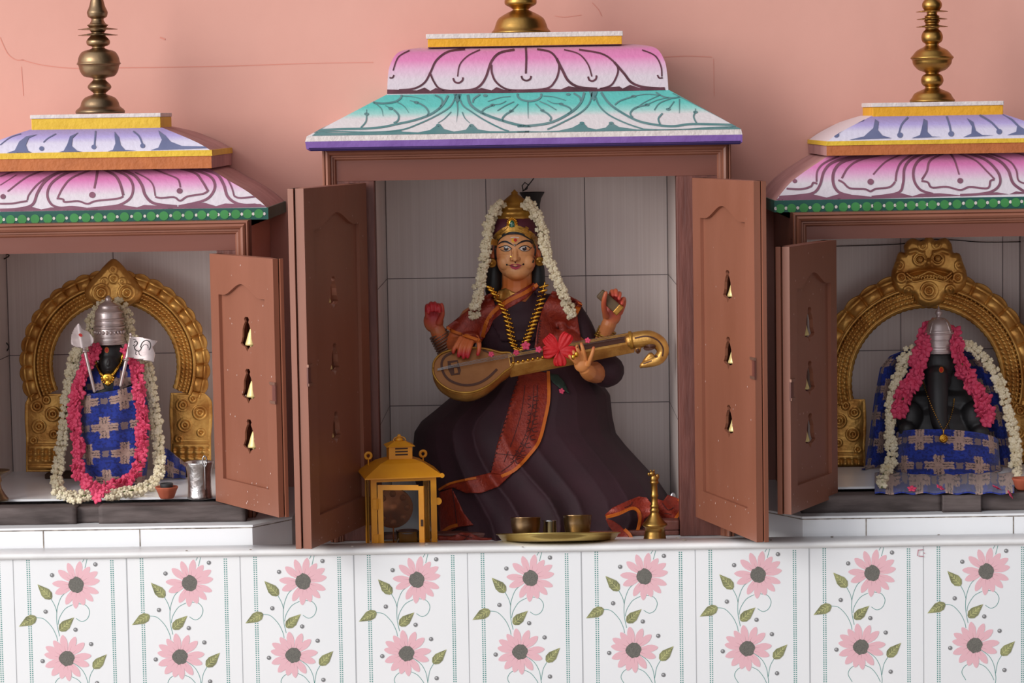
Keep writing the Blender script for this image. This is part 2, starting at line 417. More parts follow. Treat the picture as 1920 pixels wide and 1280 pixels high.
for k in range(-5, 12):
    X0 = -0.7415 + TW * k
    if X0 + TW < -1.3 or X0 > 1.2: continue
    for row in range(3):
        ztop = ZT0 - TH_ * row
        off = [0.0002]
        def fn(x, y):
            dx = x - 100; dy = y - 130
            z = ztop - (dy + .0165 * dx) * SC
            return Vector((X0 + (dx - .0197 * dy) * SC, -off[0], max(z, -.899)))
        def lay(): off[0] += .00003
        def petal(c, t, wd):
            c = Vector(c); t = Vector(t); a = c + (t - c) * .22; d = t - a; n = Vector((-d.y, d.x)).normalized()
            L = [0, .25, .5, .7, .88, .97, 1]; Wd = [.35, .75, 1, .95, .62, .28, .05]
            P = [a + d * l + n * wd * q * .5 for l, q in zip(L, Wd)] + [a + d * l - n * wd * q * .5 for l, q in zip(L[::-1], Wd[::-1])]
            fill(mb, P, fn, 2); off[0] += .00001
            stroke(mb, [a + d * .0, a + d * .45], 4, fn, 3, taper=.9)
        for s_ in stems: stroke(mb, s_, 5, fn, 4)
        lay()
        rnd = random.Random(3)
        for c, P in (((665, 362), petA), ((572, 1025), petB)):
            for t in P: petal(c, t, 58 + 8 * rnd.random())
            lay()
            pts = [(c[0] + (60 + rnd.random() * 14) * math.cos(a * .349), c[1] + (64 + rnd.random() * 14) * math.sin(a * .349)) for a in range(18)]
            fill(mb, pts, fn, 5); lay()
        for a, b in leaves:
            a = Vector(a); b = Vector(b); d = b - a; n = Vector((-d.y, d.x)).normalized() * (d.length * .26)
            P = [a, a + d * .25 + n * .45, a + d * .55 + n * .95, a + d * .8 + n * .9, a + d * .96 + n * .4, b, a + d * .96 - n * .4, a + d * .8 - n * .9, a + d * .55 - n * .95, a + d * .25 - n * .45]
            fill(mb, P, fn, 6); off[0] += .00003
            stroke(mb, [a, b - d * .06], 3, fn, 7)
            for q in (.25, .4, .55, .7):
                stroke(mb, [a + d * (q + .14), a + d * q + n * (q * .95)], 3, fn, 7); stroke(mb, [a + d * (q + .14), a + d * q - n * (q * .95)], 3, fn, 7)
            off[0] -= .00003
        for c in balls:
            blob(mb, c, 19, 19, fn, 8, 14); off[0] += .00003; blob(mb, (c[0] - 4, c[1] - 4), 8, 8, fn, 9, 8); off[0] -= .00003
        off[0] = .0002
        zz = 145
        while zz < 130 + TH_ / SC - 12:
            for x in (225, 245, 972, 991):
                c = fn(x + .0197 * (zz - 130), zz)
                if c.z > -.89 and not (640 < zz < 740 and x < 300):
                    h = .0011
                    mb.add([c + Vector((-h, 0, -h)), c + Vector((h, 0, -h)), c + Vector((h, 0, h)), c + Vector((-h, 0, h))], [(0, 1, 2, 3)], 4)
            zz += 19.2
    jw = .0006 if k % 2 else .0010
    mb.add([(X0 - jw, -.0004, -.9), (X0 + jw, -.0004, -.9), (X0 + jw, -.0004, ZT0), (X0 - jw, -.0004, ZT0)], [(0, 1, 2, 3)], 1)
for row in (1, 2):
    z = ZT0 - TH_ * row; mb.add([(-2.4, -.0004, z - .0008), (2.4, -.0004, z - .0008), (2.4, -.0004, z + .0008), (-2.4, -.0004, z + .0008)], [(0, 1, 2, 3)], 1)
mb.build('printed_tile_facing', ['white_tile', 'tile_joint', 'print_pink', 'print_vein', 'print_teal', 'print_dark', 'print_leaf', 'print_leafline', 'print_ball', 'print_glint'], ct, weld=False)
# pink chalk mark near the right end
mb = MB(); mk = lambda a, b: W(a, b, -.0022)
for p in ([(1722, 1030), (1720, 1042)], [(1722, 1042), (1732, 1043)], [(1722, 1031), (1731, 1030)], [(1731, 1036), (1734, 1037)]): stroke(mb, p, 1.6, mk)
mb.build('chalk_mark', 'print_vein', ct)

# ------------------------------------------------------------------ plinths of the side shrines
def plinth(label, xc_in, xc_ch, xout, sgn, joints):
    """xc_in: inner end of front face; xc_ch: where the splayed end meets the back"""
    p = thing('shrine_plinth', label, 'plinth', ((xc_in + xout) / 2, .3, Z_FLOOR))
    yf = .062; zt = .028
    mb = MB()
    poly = [(xout, yf), (xc_in, yf), (xc_ch, .15), (xc_ch, Y_WALL - .002), (xout, Y_WALL - .002)]
    if sgn < 0: poly = poly[::-1]
    mb.prism(poly, lambda x, y: (x, y, Z_FLOOR), (0, 0, zt - Z_FLOOR - .006))
    mb.build('plinth_body', 'white_tile', p)
    mb = MB()
    def off(q, d): return (q[0] + (sgn * d if q[0] != xout else 0), q[1] - (d if q[1] < .2 else 0))
    mb.prism([off(q, .0) for q in poly], lambda x, y: (x, y, zt - .006), (0, 0, .0022), 1)
    mb.prism([off(q, .001) for q in poly], lambda x, y: (x, y, zt - .0038), (0, 0, .0038))
    mb.build('plinth_top', ['white_tile', 'grime'], p)
    for j in joints:
        mb = MB()
        mb.add([W(j - 1, 1000, yf - .0006) * 1, W(j + 1, 1000, yf - .0006), W(j + 1, 1000, yf - .0006) + Vector((0, 0, .03)), W(j - 1, 1000, yf - .0006) + Vector((0, 0, .03))], [(0, 1, 2, 3)])
        for i_, v in enumerate(mb.v): v.z = Z_FLOOR + .001 if i_ < 2 else zt - .006
        mb.build('plinth_joint', 'grime', p)
    return p
plinth('low white tiled plinth under the left shrine, grimy dark top edge', W(473, 990, .062).x, W(547, 975, .15).x, -1.4, 1, (81, 262))
plinth('low white tiled plinth under the right shrine, brownish top edge', W(1505, 992, .062).x, W(1440, 975, .15).x, 1.4, -1, (1624, 1900))

# ================================================================== CABINETS
def ring_frame(mb, x0, x1, z0, z1, prof, m=0, three=False):
    """mitred moulding on rectangle; prof: (inset, y)"""
    vs = []; n = len(prof)
    for ins, y in prof:
        vs += [Vector((x0 + ins, y, z0 + (0 if three else ins))), Vector((x0 + ins, y, z1 - ins)), Vector((x1 - ins, y, z1 - ins)), Vector((x1 - ins, y, z0 + (0 if three else ins)))]
    fs = []
    for i in range(n - 1):
        for k in range(3 if three else 4):
            k2 = (k + 1) % 4
            fs.append((i * 4 + k, i * 4 + k2, (i + 1) * 4 + k2, (i + 1) * 4 + k))
    mb.add(vs, fs, m)
def cabinet(label, ox0, ox1, ztop, zbot, op, optop, yf, yb, niche_y, dep_bottom, seams):
    c = thing('shrine_cabinet', label, 'shrine cabinet', ((op[0] + op[1]) / 2, yf + .02, zbot))
    t = .045
    mb = MB(); mb.box(op[0] + .0, op[1], yf, yf + t, optop, ztop); mb.box(ox0, op[0], yf, yf + t, optop, ztop); mb.box(op[1], ox1, yf, yf + t, optop, ztop)
    mb.build('top_rail', 'brown_rail', c)
    for a, b in ((ox0, op[0]), (op[1], ox1)):
        mb = MB(); mb.box(a, b, yf, yf + t, zbot, optop); mb.build('side_post', 'brown_dark', c, bevel=.0015)
    mb = MB()
    b = [(0, yf + .004), (0, yf - .010), (.002, yf - .012), (.004, yf - .012), (.005, yf - .009), (.0065, yf - .013), (.010, yf - .0155), (.014, yf - .013), (.016, yf - .008), (.0185, yf - .0085), (.020, yf - .005), (.0225, yf - .0045), (.0245, yf - .001), (.026, yf + .001)]
    ring_frame(mb, ox0, ox1, zbot, ztop, b, three=True)
    mb.build('moulding', 'brown_paint', c)
    # outer sides of the box back to the wall
    for a, s in ((ox0, 1), (ox1, -1)):
        mb = MB(); mb.box(min(a, a + s * .012), max(a, a + s * .012), yf + t, yb, zbot, ztop); mb.build('side_panel', 'pink_wall' if op is L_OP else 'brown_paint', c)
    mb = MB(); mb.box(ox0, ox1, yf + t, yb, ztop - .012, ztop); mb.build('top_panel', 'brown_dark', c)
    # tiled lining of the niche
    mb = MB()
    x0, x1 = op[0] - .004, op[1] + .004; z0 = dep_bottom; z1 = optop + .012; y0, y1 = yf + t + .0005, niche_y
    mb.box(x0 - .003, x1 + .003, y1, y1 + .004, z0, z1); mb.box(x0 - .003, x0, y0, y1, z0, z1); mb.box(x1, x1 + .003, y0, y1, z0, z1)
    mb.box(x0, x1, y0, y1, z1, z1 + .004); mb.box(x0, x1, y0, y1, z0 - .004, z0, 2)
    for s in seams:
        if s[0] == 'v':
            X = W(s[1], s[2], y1).x; g = .0008; mb.add([(X - g, y1 - .0005, z0), (X + g, y1 - .0005, z0), (X + g, y1 - .0005, z1), (X - g, y1 - .0005, z1)], [(0, 1, 2, 3)], 1)
        else:
            Z = W(s[1], s[2], y1).z; g = .0008; mb.add([(x0, y1 - .0005, Z - g), (x1, y1 - .0005, Z - g), (x1, y1 - .0005, Z + g), (x0, y1 - .0005, Z + g)], [(0, 1, 2, 3)], 1)
            for xx in (x0 + .0005, x1 - .0005): mb.add([(xx, y0, Z - g), (xx, y1, Z - g), (xx, y1, Z + g), (xx, y0, Z + g)], [(0, 1, 2, 3)], 1)
    for xx, q in ((x0, .001), (x1, -.001)):
        mb.add([(xx + q - .0008, y1 - .0006, z0), (xx + q + .0008, y1 - .0006, z0), (xx + q + .0008, y1 - .0006, z1), (xx + q - .0008, y1 - .0006, z1)], [(0, 1, 2, 3)], 1)
    mb.build('tiled_lining', ['niche_tile', 'grout', 'white_tile'], c, weld=False)
    return c
cabC = cabinet('tall brown wooden shrine cabinet in the middle, both doors open', W(605, 300, .22).x, W(1370, 300, .22).x, W(980, 270, .22).z, Z_FLOOR + .0005,
               C_OP, W(990, 334, .22).z, .22, .545, .64, Z_FLOOR + .0005, [('v', 912, 420), ('v', 1097, 420), ('h', 1150, 516), ('h', 1180, 754)])
cabL = cabinet('brown wooden shrine cabinet at left, open, on its white plinth', -1.11, W(467, 440, .16).x, W(440, 413, .16).z, .0285, L_OP, W(200, 473, .16).z, .16, .545, .60, .0600, [('v', 212, 480), ('h', 350, 661)])
cabR = cabinet('brown wooden shrine cabinet at right, open, on its white plinth', W(1486, 420, .16).x, 1.02, W(1486, 399, .16).z, .0285, R_OP, W(1700, 446, .16).z, .16, .545, .60, .0600, [('v', 1689, 590), ('v', 1880, 480), ('h', 1640, 657)])
mb = MB(); mb.box(C_OP[0] + .001, C_OP[1] - .001, .228, .262, Z_FLOOR + .0005, -.0195); mb.box(W(1222, 990, .23).x, C_OP[1] - .001, .226, .262, -.0195, -.001); mb.build('bottom_rail', 'brown_dark', cabC, bevel=.003)
def sill(c, op, yf, segs):
    for x0, x1, y0, z0, z1 in segs:
        mb = MB()
        nseg = 16
        def fn(u, v):
            x = x0 + (x1 - x0) * u; a = v * math.pi * 2
            yy = y0 + .026 + .026 * max(-1, min(1, 1.6 * math.cos(a))); zz = (z0 + z1) / 2 + (z1 - z0) / 2 * max(-1, min(1, 1.6 * math.sin(a)))
            return Vector((x, yy + .0015 * mnoise.noise(Vector((x * 60, v * 9, 0))), min(z1, zz + .0008 * mnoise.noise(Vector((x * 80, v * 5, 3))))))
        mb.grid(fn, nseg * 2, 16)
        mb.add([fn(0, i / 16) for i in range(16)], [tuple(range(16))]); mb.add([fn(1, i / 16) for i in range(16)], [tuple(range(16))[::-1]])
        mb.build('wooden_sill', 'old_wood', c)
xq = lambda px: W(px, 955, .155).x
sill(cabL, L_OP, .16, [(-1.11, xq(152), .10, .0282, .0588), (xq(152), xq(194), .113, .0282, .056), (xq(194), xq(466), .10, .0282, .0588)])
sill(cabR, R_OP, .16, [(xq(1497), xq(1757), .10, .0282, .0588), (xq(1757), xq(1828), .085, .0282, .059), (xq(1828), 1.02, .10, .0282, .0588)])

# ------------------------------------------------------------------ doors
def ogee(w, h, s0, s1, zc, zp):
    P = []; n = 10
    P.append((s0 * w, zc * h)); mid = (s0 + s1) / 2; a = s0 + .07; b = s1 - .07
    for i in range(n + 1):
        t = i / n; P.append(((a + (mid - a) * t) * w, (zc + (zp - zc) * (t * t * (3 - 2 * t))) * h))
    for i in range(1, n + 1):
        t = i / n; P.append(((mid + (b - mid) * t) * w, (zp - (zp - zc) * (t * t * (3 - 2 * t))) * h))
    P.append((s1 * w, zc * h))
    return P
BELL = [(-.25, 1), (-.45, .93), (-.3, .85), (-.55, .75), (-.75, .62), (-.8, .4), (-1, .27), (-1.15, .22), (-.9, .17), (-.35, .13), (0, 0), (.35, .13), (.9, .17), (1.15, .22), (1, .27), (.8, .4), (.75, .62), (.55, .75), (.3, .85), (.45, .93), (.25, 1)]
def door(cab, H, Fp, z0, z1, T, nsign, zc, zp, zb, sbell, fr, bell_h, latchz, mat_='brown_paint'):
    """H,Fp: hinge and free end of the visible face in plan"""
    H = Vector((H[0], H[1], 0)); Fp = Vector((Fp[0], Fp[1], 0)); e = (Fp - H); w = e.length; e.normalize()
    n = Vector((e.y, -e.x, 0)) * nsign       # away from the seen face
    h = z1 - z0
    P3 = lambda s, z, d: H + e * s + n * d + Vector((0, 0, z0 + z))
    tb = T * .56
    m1 = MB()
    m1.hexa([P3(0, 0, 0), P3(w, 0, 0), P3(w, 0, tb), P3(0, 0, tb), P3(0, h, 0), P3(w, h, 0), P3(w, h, tb), P3(0, h, tb)])
    leaf = m1.build('door', mat_, cab)
    cuts = []
    cut = MB(); s0, s1 = .13, .86
    poly = [(s0 * w, zb * h)] + ogee(w, h, s0, s1, zc, zp) + [(s1 * w, zb * h)]
    cut.prism(poly, lambda s, z: P3(s, z, -.01), n * (.01 + .0065)); cuts.append(cut.build('cut', mat_))
    for f in fr:
        cut = MB(); zc0 = h * (1 - f) - bell_h / 2
        cut.prism([(sbell * w + u * bell_h * .37, zc0 + v * bell_h * 1.04) for u, v in BELL], lambda s, z: P3(s, z, -.01), n * (T + .03)); cuts.append(cut.build('cut', mat_))
    leaf.location = (0, 0, 0)
    for c in cuts:
        b = leaf.modifiers.new('b', 'BOOLEAN'); b.object = c; b.operation = 'DIFFERENCE'; b.solver = 'EXACT'
        c.location = -parent_world(cab) + parent_world(cab)
    bake(leaf)
    # outer leaf (far half of thickness) leaves a groove line along the edge
    m2 = MB(); g = .0040
    for a, b, dz0, dz1 in ((0, s0 * w * .9, 0, h), (w * (s1 + .02), w + .004, 0, h), (0, w, 0, zb * h * .9), (0, w, h * (zp + .01), h)):
        m2.hexa([P3(a, dz0, tb + g * .5), P3(b, dz0, tb + g * .5), P3(b, dz0, T), P3(a, dz0, T), P3(a, dz1, tb + g * .5), P3(b, dz1, tb + g * .5), P3(b, dz1, T), P3(a, dz1, T)])
    o = m2.build('rear_frame', mat_, leaf)
    for c in cuts: bpy.data.objects.remove(c)
    for f in fr:      # hanging bells
        zc0 = h * (1 - f) - bell_h / 2; r = bell_h * .19
        c = P3(sbell * w + .004, zc0 + bell_h * .20, T * .75)
        bm_ = MB(); pr = [(r, 0), (r * .98, .003), (r * .8, bell_h * .14), (r * .5, bell_h * .34), (r * .25, bell_h * .46), (r * .1, bell_h * .5), (r * .22, bell_h * .53), (r * .1, bell_h * .58), (.0006, bell_h * .72)]
        bm_.lathe(pr, c, 20); bm_.ell(c + Vector((0, 0, -.001)), (r * .3, r * .3, r * .35), 10)
        bm_.build('bell', 'brass_cream', leaf)
    lt = MB()
    for dz in (0, .033):
        lt.hexa([P3(w - .02, latchz + dz, -.0025), P3(w + .001, latchz + dz, -.0025), P3(w + .001, latchz + dz, .001), P3(w - .02, latchz + dz, .001),
                 P3(w - .02, latchz + dz + .005, -.0025), P3(w + .001, latchz + dz + .005, -.0025), P3(w + .001, latchz + dz + .005, .001), P3(w - .02, latchz + dz + .005, .001)])
    lt.hexa([P3(w - .012, latchz, -.0015), P3(w + .0012, latchz, -.0015), P3(w + .0012, latchz, .001), P3(w - .012, latchz, .001), P3(w - .012, latchz + .033, -.0015), P3(w + .0012, latchz + .033, -.0015), P3(w + .0012, latchz + .033, .001), P3(w - .012, latchz + .033, .001)], 1)
    lt.build('latch', ['latch_metal', 'brown_dark'], leaf)
    for zz in (.12 * h, .85 * h):
        hg = MB(); hg.tube([P3(-.002, zz, tb), P3(-.002, zz + .04, tb)], .003, 8)
        hg.build('hinge', 'latch_metal', leaf)
    # splashes of old pale paint
    sp = MB(); rr = random.Random(int(w * 1e5))
    for _ in range(46):
        s = rr.uniform(.05, .97) * w; z = rr.random() ** 2.2 * h * .95 + .01; q = rr.uniform(.0004, .0014)
        dd = -.0004 if (s < s0 * w or s > s1 * w or z < zb * h or z > zc * h) else .0060
        cpt = P3(s, z, dd); k = [cpt + e * (q * math.cos(a)) + Vector((0, 0, q * 1.5 * math.sin(a))) for a in (0, 1.2, 2.4, 3.6, 4.8)]
        sp.add(k, [(0, 1, 2, 3, 4)])
    sp.build('paint_splash', 'splash', leaf)['kind'] = 'stuff'
    return leaf
mat('brass_cream', (226, 204, 140), 0.4, 0.3)
mat('latch_metal', (150, 112, 96), 0.4, 0.6)
mat('splash', (206, 176, 166), 0.7)
dC = dict(zc=.885, zp=.925, zb=.085, sbell=.52, fr=(.305, .495, .69), bell_h=.056)
dS = dict(zc=.84, zp=.89, zb=.10, sbell=.52, fr=(.31, .515, .715), bell_h=.060)
door(cabC, (-.3125, .2040), (-.4015, -.098), .0085, .6365, .028, 1, latchz=.285, **dC)
door(cabC, (.2865, .2040), (.3745, -.098), .0085, .6365, .021, -1, latchz=.285, **dC)
door(cabL, (W(396, 600, .143).x, .143), (W(514, 600, -.07).x, -.07), .0605, .5145, .018, -1, latchz=.20, **dS)
door(cabR, (W(1569, 600, .143).x, .143), (W(1481, 600, -.07).x, -.07), .052, .521, .024, 1, latchz=.20, **dS)

# ================================================================== ROOFS
def tier_fn(levels):
    """levels: (z, x0, x1, yfront, yback). returns surface fn for front face"""
    def fY(z):
        return interp([(l[0], l[3]) for l in levels], z)
    def fn(px, py, off=.0009):
        Y = levels[0][3]
        for _ in range(8):
            z = W(px, py, Y).z; Y = fY(z)
        p = W(px, py, Y)
        L = levels
        x0 = interp([(l[0], l[1]) for l in L], p.z); x1 = interp([(l[0], l[2]) for l in L], p.z)
        p.x = max(x0, min(x1, p.x)); p.z = max(L[0][0], min(L[-1][0], p.z))
        return p + Vector((0, -off, off * .6))
    return fn
def loft(mb, L, mfront=0, mside=1, mtop=0):
    vs = []; fs = []; ms = []
    for z, x0, x1, y0, y1 in L: vs += [(x0, y0, z), (x1, y0, z), (x1, y1, z), (x0, y1, z)]
    for i in range(len(L) - 1):
        for k in range(4):
            k2 = (k + 1) % 4
            mb.add([vs[i * 4 + k], vs[i * 4 + k2], vs[i * 4 + 4 + k2], vs[i * 4 + 4 + k]], [(0, 1, 2, 3)], mfront if k in (0,) else mside, len(L) > 3)
    mb.add(vs[-4:], [(0, 1, 2, 3)], mtop); mb.add(vs[:4], [(3, 2, 1, 0)], mside)
def curve_levels(zs, x0s, x1s, y0s, y1s, n=14):
    """smooth levels through given lists"""
    P = list(zip(zs, x0s, x1s, y0s, y1s)); out = []
    P5 = [tuple(p) for p in P]; N = len(P5)
    for i in range(N - 1):
        a = P5[max(i - 1, 0)]; b = P5[i]; c = P5[i + 1]; d = P5[min(i + 2, N - 1)]
        for k in range(n):
            t = k / n
            out.append(tuple(.5 * (2 * b[j] + (c[j] - a[j]) * t + (2 * a[j] - 5 * b[j] + 4 * c[j] - d[j]) * t * t + (3 * b[j] - a[j] - 3 * c[j] + d[j]) * t ** 3) for j in range(5)))
    out.append(P5[-1])
    return out
YW = Y_WALL - .001
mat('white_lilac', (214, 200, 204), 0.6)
# ---- middle roof
rC = thing('shrine_roof', 'painted masonry roof of the middle shrine, teal lotus tier under a pink petal tier', 'shrine roof', (0, .35, .70), None)
zb0 = W(980, 277, .17).z; zb1 = W(980, 249, .17).z
xa, xb = W(572, 265, .17).x, W(1392, 252, .17).x
mb = MB(); n = 60
loft(mb, [(zb0, xa + .008, xb - .004, .178, YW), (zb0 + .004, xa + .002, xb, .172, YW), ((zb0 * .35 + zb1 * .65), xa, xb, .17, YW)], 1, 1, 1)
loft(mb, [((zb0 * .35 + zb1 * .65), xa, xb, .17, YW), (zb1, xa + .003, xb - .002, .171, YW)], 0, 0, 0)
fb = lambda a, b: W(a, b, .1685)
mb.add([Vector((xa + .01, .1765, zb0)), Vector((xb - .004, .1765, zb0)), Vector((xb - .003, .170, zb0 + .006)), Vector((xa + .006, .170, zb0 + .006))], [(0, 1, 2, 3)], 2)
mb.build('eave_band', ['white_paint', 'violet_paint', 'navy_paint'], rC)
zt1 = W(980, 172, .27).z
xt0, xt1 = W(727, 176, .27).x, W(1252, 168, .27).x
LT = [(zb1, xa + .003, xb - .002, .172, YW), (zt1, xt0, xt1, .268, YW)]
gt = gradmat('teal_airbrush', [(0, (216, 210, 212)), (.40, (214, 208, 210)), (.52, (150, 204, 198)), (.68, (96, 190, 182)), (1, (92, 184, 178))], zb1, zt1)
mb = MB(); loft(mb, LT, 0, 0, 0)
off1 = tier_fn(LT)
T2 = lambda ox, oy, s: (lambda pts: [(ox + p[0] / s, oy + p[1] / s) for p in pts])
A = T2(560, 150, 4.465); B = T2(970, 150, 4.465)
cx = 987.5
def mir(pts): return [(2 * cx - p[0], p[1] - .028 * (cx - p[0])) for p in pts]
def S(pts, wz, m=2, tp=0): stroke(mb, pts, wz / 4.465, off1, m, taper=tp)
S(A([(1320, 118), (1270, 220), (1150, 300), (1000, 370), (850, 420), (600, 438), (300, 432), (150, 440)]), 11)
S(A([(1250, 130), (1200, 215), (1100, 290), (960, 340), (820, 370), (700, 395), (550, 408), (350, 412), (160, 422)]), 17)
S(A([(1415, 125), (1440, 210), (1540, 280), (1700, 340), (1850, 380), (1940, 387)]), 21)
S(A([(1340, 125), (1370, 210), (1450, 270), (1560, 340), (1700, 410), (1760, 430)]), 12)
fill(mb, A([(1295, 118), (1360, 118), (1345, 170), (1325, 200), (1310, 170)]), off1, 2)
fill(mb, A([(110, 468), (150, 440), (400, 444), (650, 440), (850, 424), (870, 434), (1000, 440), (1100, 420), (1150, 385), (1195, 385), (1215, 412), (1300, 433), (1400, 418), (1430, 380), (1470, 385), (1500, 415), (1600, 430), (1750, 432), (1930, 425), (1930, 458)]), off1, 2)
S(A([(620, 187), (700, 197), (800, 185), (850, 155), (862, 125)]), 15)
for p, q in (([(630, 190), (690, 240), (706, 305)], 9), ([(820, 185), (880, 220), (922, 278)], 9), ([(870, 135), (960, 142), (1060, 168)], 6)): S(A(p), q, tp=.7)
for p, q in (([(990, 190), (1050, 220), (1085, 265), (1078, 300)], 13), ([(795, 250), (835, 295), (830, 340), (795, 362)], 14), ([(568, 295), (562, 350), (520, 400)], 11), ([(1140, 128), (1190, 155), (1200, 195), (1170, 250)], 13),
             ([(930, 172), (985, 190)], 6), ([(725, 215), (770, 240)], 6), ([(567, 248), (568, 285)], 6)): S(A(p), q)
for c in ((985, 190), (770, 240), (568, 286), (1170, 380), (1446, 382)): blob(mb, A([c])[0], 4.5, 2.8, off1, 2, 12)
S(A([(1325, 180), (1330, 260), (1320, 355)]), 13, tp=.9); S(A([(1275, 268), (1220, 325), (1165, 362)]), 9, tp=.5); S(A([(1368, 268), (1390, 320), (1432, 362)]), 9, tp=.5)
# centre lotus
blobpts = [(100 + 100 * math.cos(a), 128 + 50 * math.sin(a)) for a in [math.pi * i / 12 for i in range(-1, 14)]]
S(B(blobpts), 15)
S(B([(86, 180), (90, 325)]), 9, tp=.7)
cl = [([(205, 258), (250, 282), (282, 318), (270, 345)], 14), ([(150, 200), (205, 255)], 8), ([(360, 203), (425, 228), (452, 258), (425, 285)], 13), ([(250, 172), (300, 195), (360, 200)], 6),
      ([(215, 135), (300, 142), (405, 172)], 6), ([(185, 180), (255, 210), (325, 252)], 8), ([(470, 112), (520, 145), (530, 180)], 14)]
for p, q in cl:
    S(B(p), q); S(mir(B(p)), q)
for c in ((208, 256), (365, 202), (425, 122)):
    p = B([c])[0]; blob(mb, p, 4.2, 2.4, off1, 2, 12); blob(mb, mir([p])[0], 4.2, 2.4, off1, 2, 12)
# right side
S(B([(560, 105), (530, 190), (450, 270), (300, 350), (150, 380), (0, 387)]), 19); S(B([(625, 105), (600, 200), (520, 280), (350, 370), (250, 415)]), 12)
fill(mb, B([(600, 100), (670, 100), (655, 150), (640, 180), (620, 150)]), off1, 2)
S(B([(650, 130), (680, 210), (760, 290), (900, 360), (1060, 415)]), 12)
S(B([(700, 105), (760, 190), (850, 260), (1000, 340), (1150, 375), (1300, 388), (1450, 370), (1650, 372), (1830, 378)]), 18)
S(B([(1060, 412), (1200, 418), (1400, 414), (1600, 400), (1830, 392)]), 9)
fill(mb, B([(0, 428), (200, 432), (350, 425), (460, 400), (520, 368), (560, 368), (590, 400), (660, 415), (740, 400), (770, 368), (805, 368), (850, 395), (1000, 415), (1200, 420), (1400, 416), (1600, 402), (1830, 392), (1890, 405), (1888, 432), (0, 452)]), off1, 2)
S(B([(1160, 105), (1220, 140), (1290, 152), (1360, 142)]), 12); S(B([(1355, 160), (1356, 280)]), 9, tp=.6)
for p, q in (([(1215, 280), (1180, 325), (1195, 375)], 14), ([(1312, 180), (1265, 245)], 8), ([(1290, 155), (1190, 195), (1145, 255)], 8), ([(1270, 145), (1170, 170), (1085, 208)], 6), ([(1085, 208), (985, 235), (945, 280), (965, 315)], 13),
             ([(1200, 130), (1080, 120), (970, 138)], 6), ([(970, 138), (860, 175), (815, 210)], 11), ([(1488, 272), (1475, 310), (1500, 365)], 12), ([(1490, 240), (1488, 270)], 7), ([(1190, 128), (1060, 190), (985, 245)], 6)): S(B(p), q)
for c in ((1262, 246), (1085, 208), (972, 137), (1490, 270), (540, 362), (785, 362)): blob(mb, B([c])[0], 4.5, 2.6, off1, 2, 12)
S(B([(1300, 112), (1600, 265), (1850, 395)]), 5); S(A([(640, 165), (300, 345), (130, 445)]), 5)
mb.build('teal_lotus_tier', [gt, gt, 'line_teal'], rC, weld=False)
zp1 = W(980, 86, .32).z
LP = curve_levels([zt1 - .002, zt1 + .03, zt1 + .055, zp1 - .008, zp1], [xt0 - .001, xt0 + .001, xt0 + .006, xt0 + .022, xt0 + .06], [xt1 + .001, xt1 - .001, xt1 - .006, xt1 - .022, xt1 - .06],
                  [.266, .267, .272, .290, .325], [YW] * 5, 8)
gp = gradmat('pink_airbrush_middle', [(0, (214, 200, 208)), (.30, (212, 196, 206)), (.52, (214, 170, 196)), (.72, (212, 124, 172)), (.88, (206, 122, 166)), (1, (196, 158, 172))], zt1, zp1)
mb = MB(); loft(mb, LP, 0, 0, 0)
offp = tier_fn(LP)
D = T2(720, 40, 3.5556)
def S2(pts, wz, tp=0): stroke(mb, D(pts), wz / 3.5556, offp, 2, taper=tp)
for p, q in (([(945, 176), (948, 250), (945, 350)], 13), ([(915, 365), (925, 388), (950, 397), (974, 386), (980, 365)], 12), ([(640, 190), (560, 230), (505, 290), (490, 370)], 8), ([(460, 380), (472, 405), (498, 412), (522, 396), (526, 375)], 12),
             ([(1200, 190), (1300, 220), (1360, 290), (1385, 370)], 9), ([(1360, 370), (1368, 392), (1390, 400), (1412, 386), (1416, 362)], 12), ([(540, 187), (430, 202), (350, 260), (310, 340), (270, 410), (200, 450), (100, 460)], 13),
             ([(305, 340), (330, 400), (370, 450), (450, 466)], 12), ([(870, 190), (770, 212), (715, 270), (680, 370), (640, 430), (580, 458), (450, 466)], 15), ([(715, 290), (720, 350), (750, 410), (820, 455), (920, 462)], 13),
             ([(1020, 187), (1110, 207), (1160, 270), (1165, 330), (1140, 400), (1080, 450), (900, 463)], 13), ([(1150, 250), (1190, 330), (1230, 400), (1300, 440), (1420, 452)], 17), ([(1300, 190), (1450, 217), (1530, 270), (1560, 320), (1545, 380), (1510, 430), (1440, 452)], 12),
             ([(1535, 275), (1600, 350), (1650, 410), (1730, 440), (1860, 450)], 16), ([(170, 195), (95, 240), (60, 330)], 8), ([(36, 378), (56, 378), (66, 360)], 10), ([(1720, 192), (1805, 230), (1845, 300), (1852, 370)], 9), ([(1822, 360), (1835, 380), (1858, 378)], 10)): S2(p, q)
fill(mb, D([(20, 456), (100, 458), (220, 462), (270, 443), (308, 466), (345, 446), (400, 462), (600, 462), (650, 446), (718, 462), (750, 440), (800, 458), (1000, 466), (1100, 450), (1180, 455), (1230, 434), (1300, 445), (1400, 456), (1500, 440), (1570, 436), (1590, 450), (1640, 425), (1700, 445), (1870, 440), (1875, 470), (1400, 478), (800, 486), (20, 486)]), offp, 2)
mb.build('pink_petal_tier', [gp, gp, 'line_plum'], rC, weld=False)
xc0, xc1 = W(799, 75, .30).x, W(1168, 72, .30).x
zc0 = W(980, 87, .30).z; zc1 = W(980, 61, .30).z
mb = MB(); mb.box(xc0 + .003, xc1 - .002, .30, .45, zc0, zc0 * .35 + zc1 * .65, 0); mb.box(xc0, xc1, .298, .452, zc0 * .35 + zc1 * .65, zc1, 1); mb.box(xc0 + .003, xc1 - .002, .2995, .45, zc0 - .0, zc0 + .0016, 2)
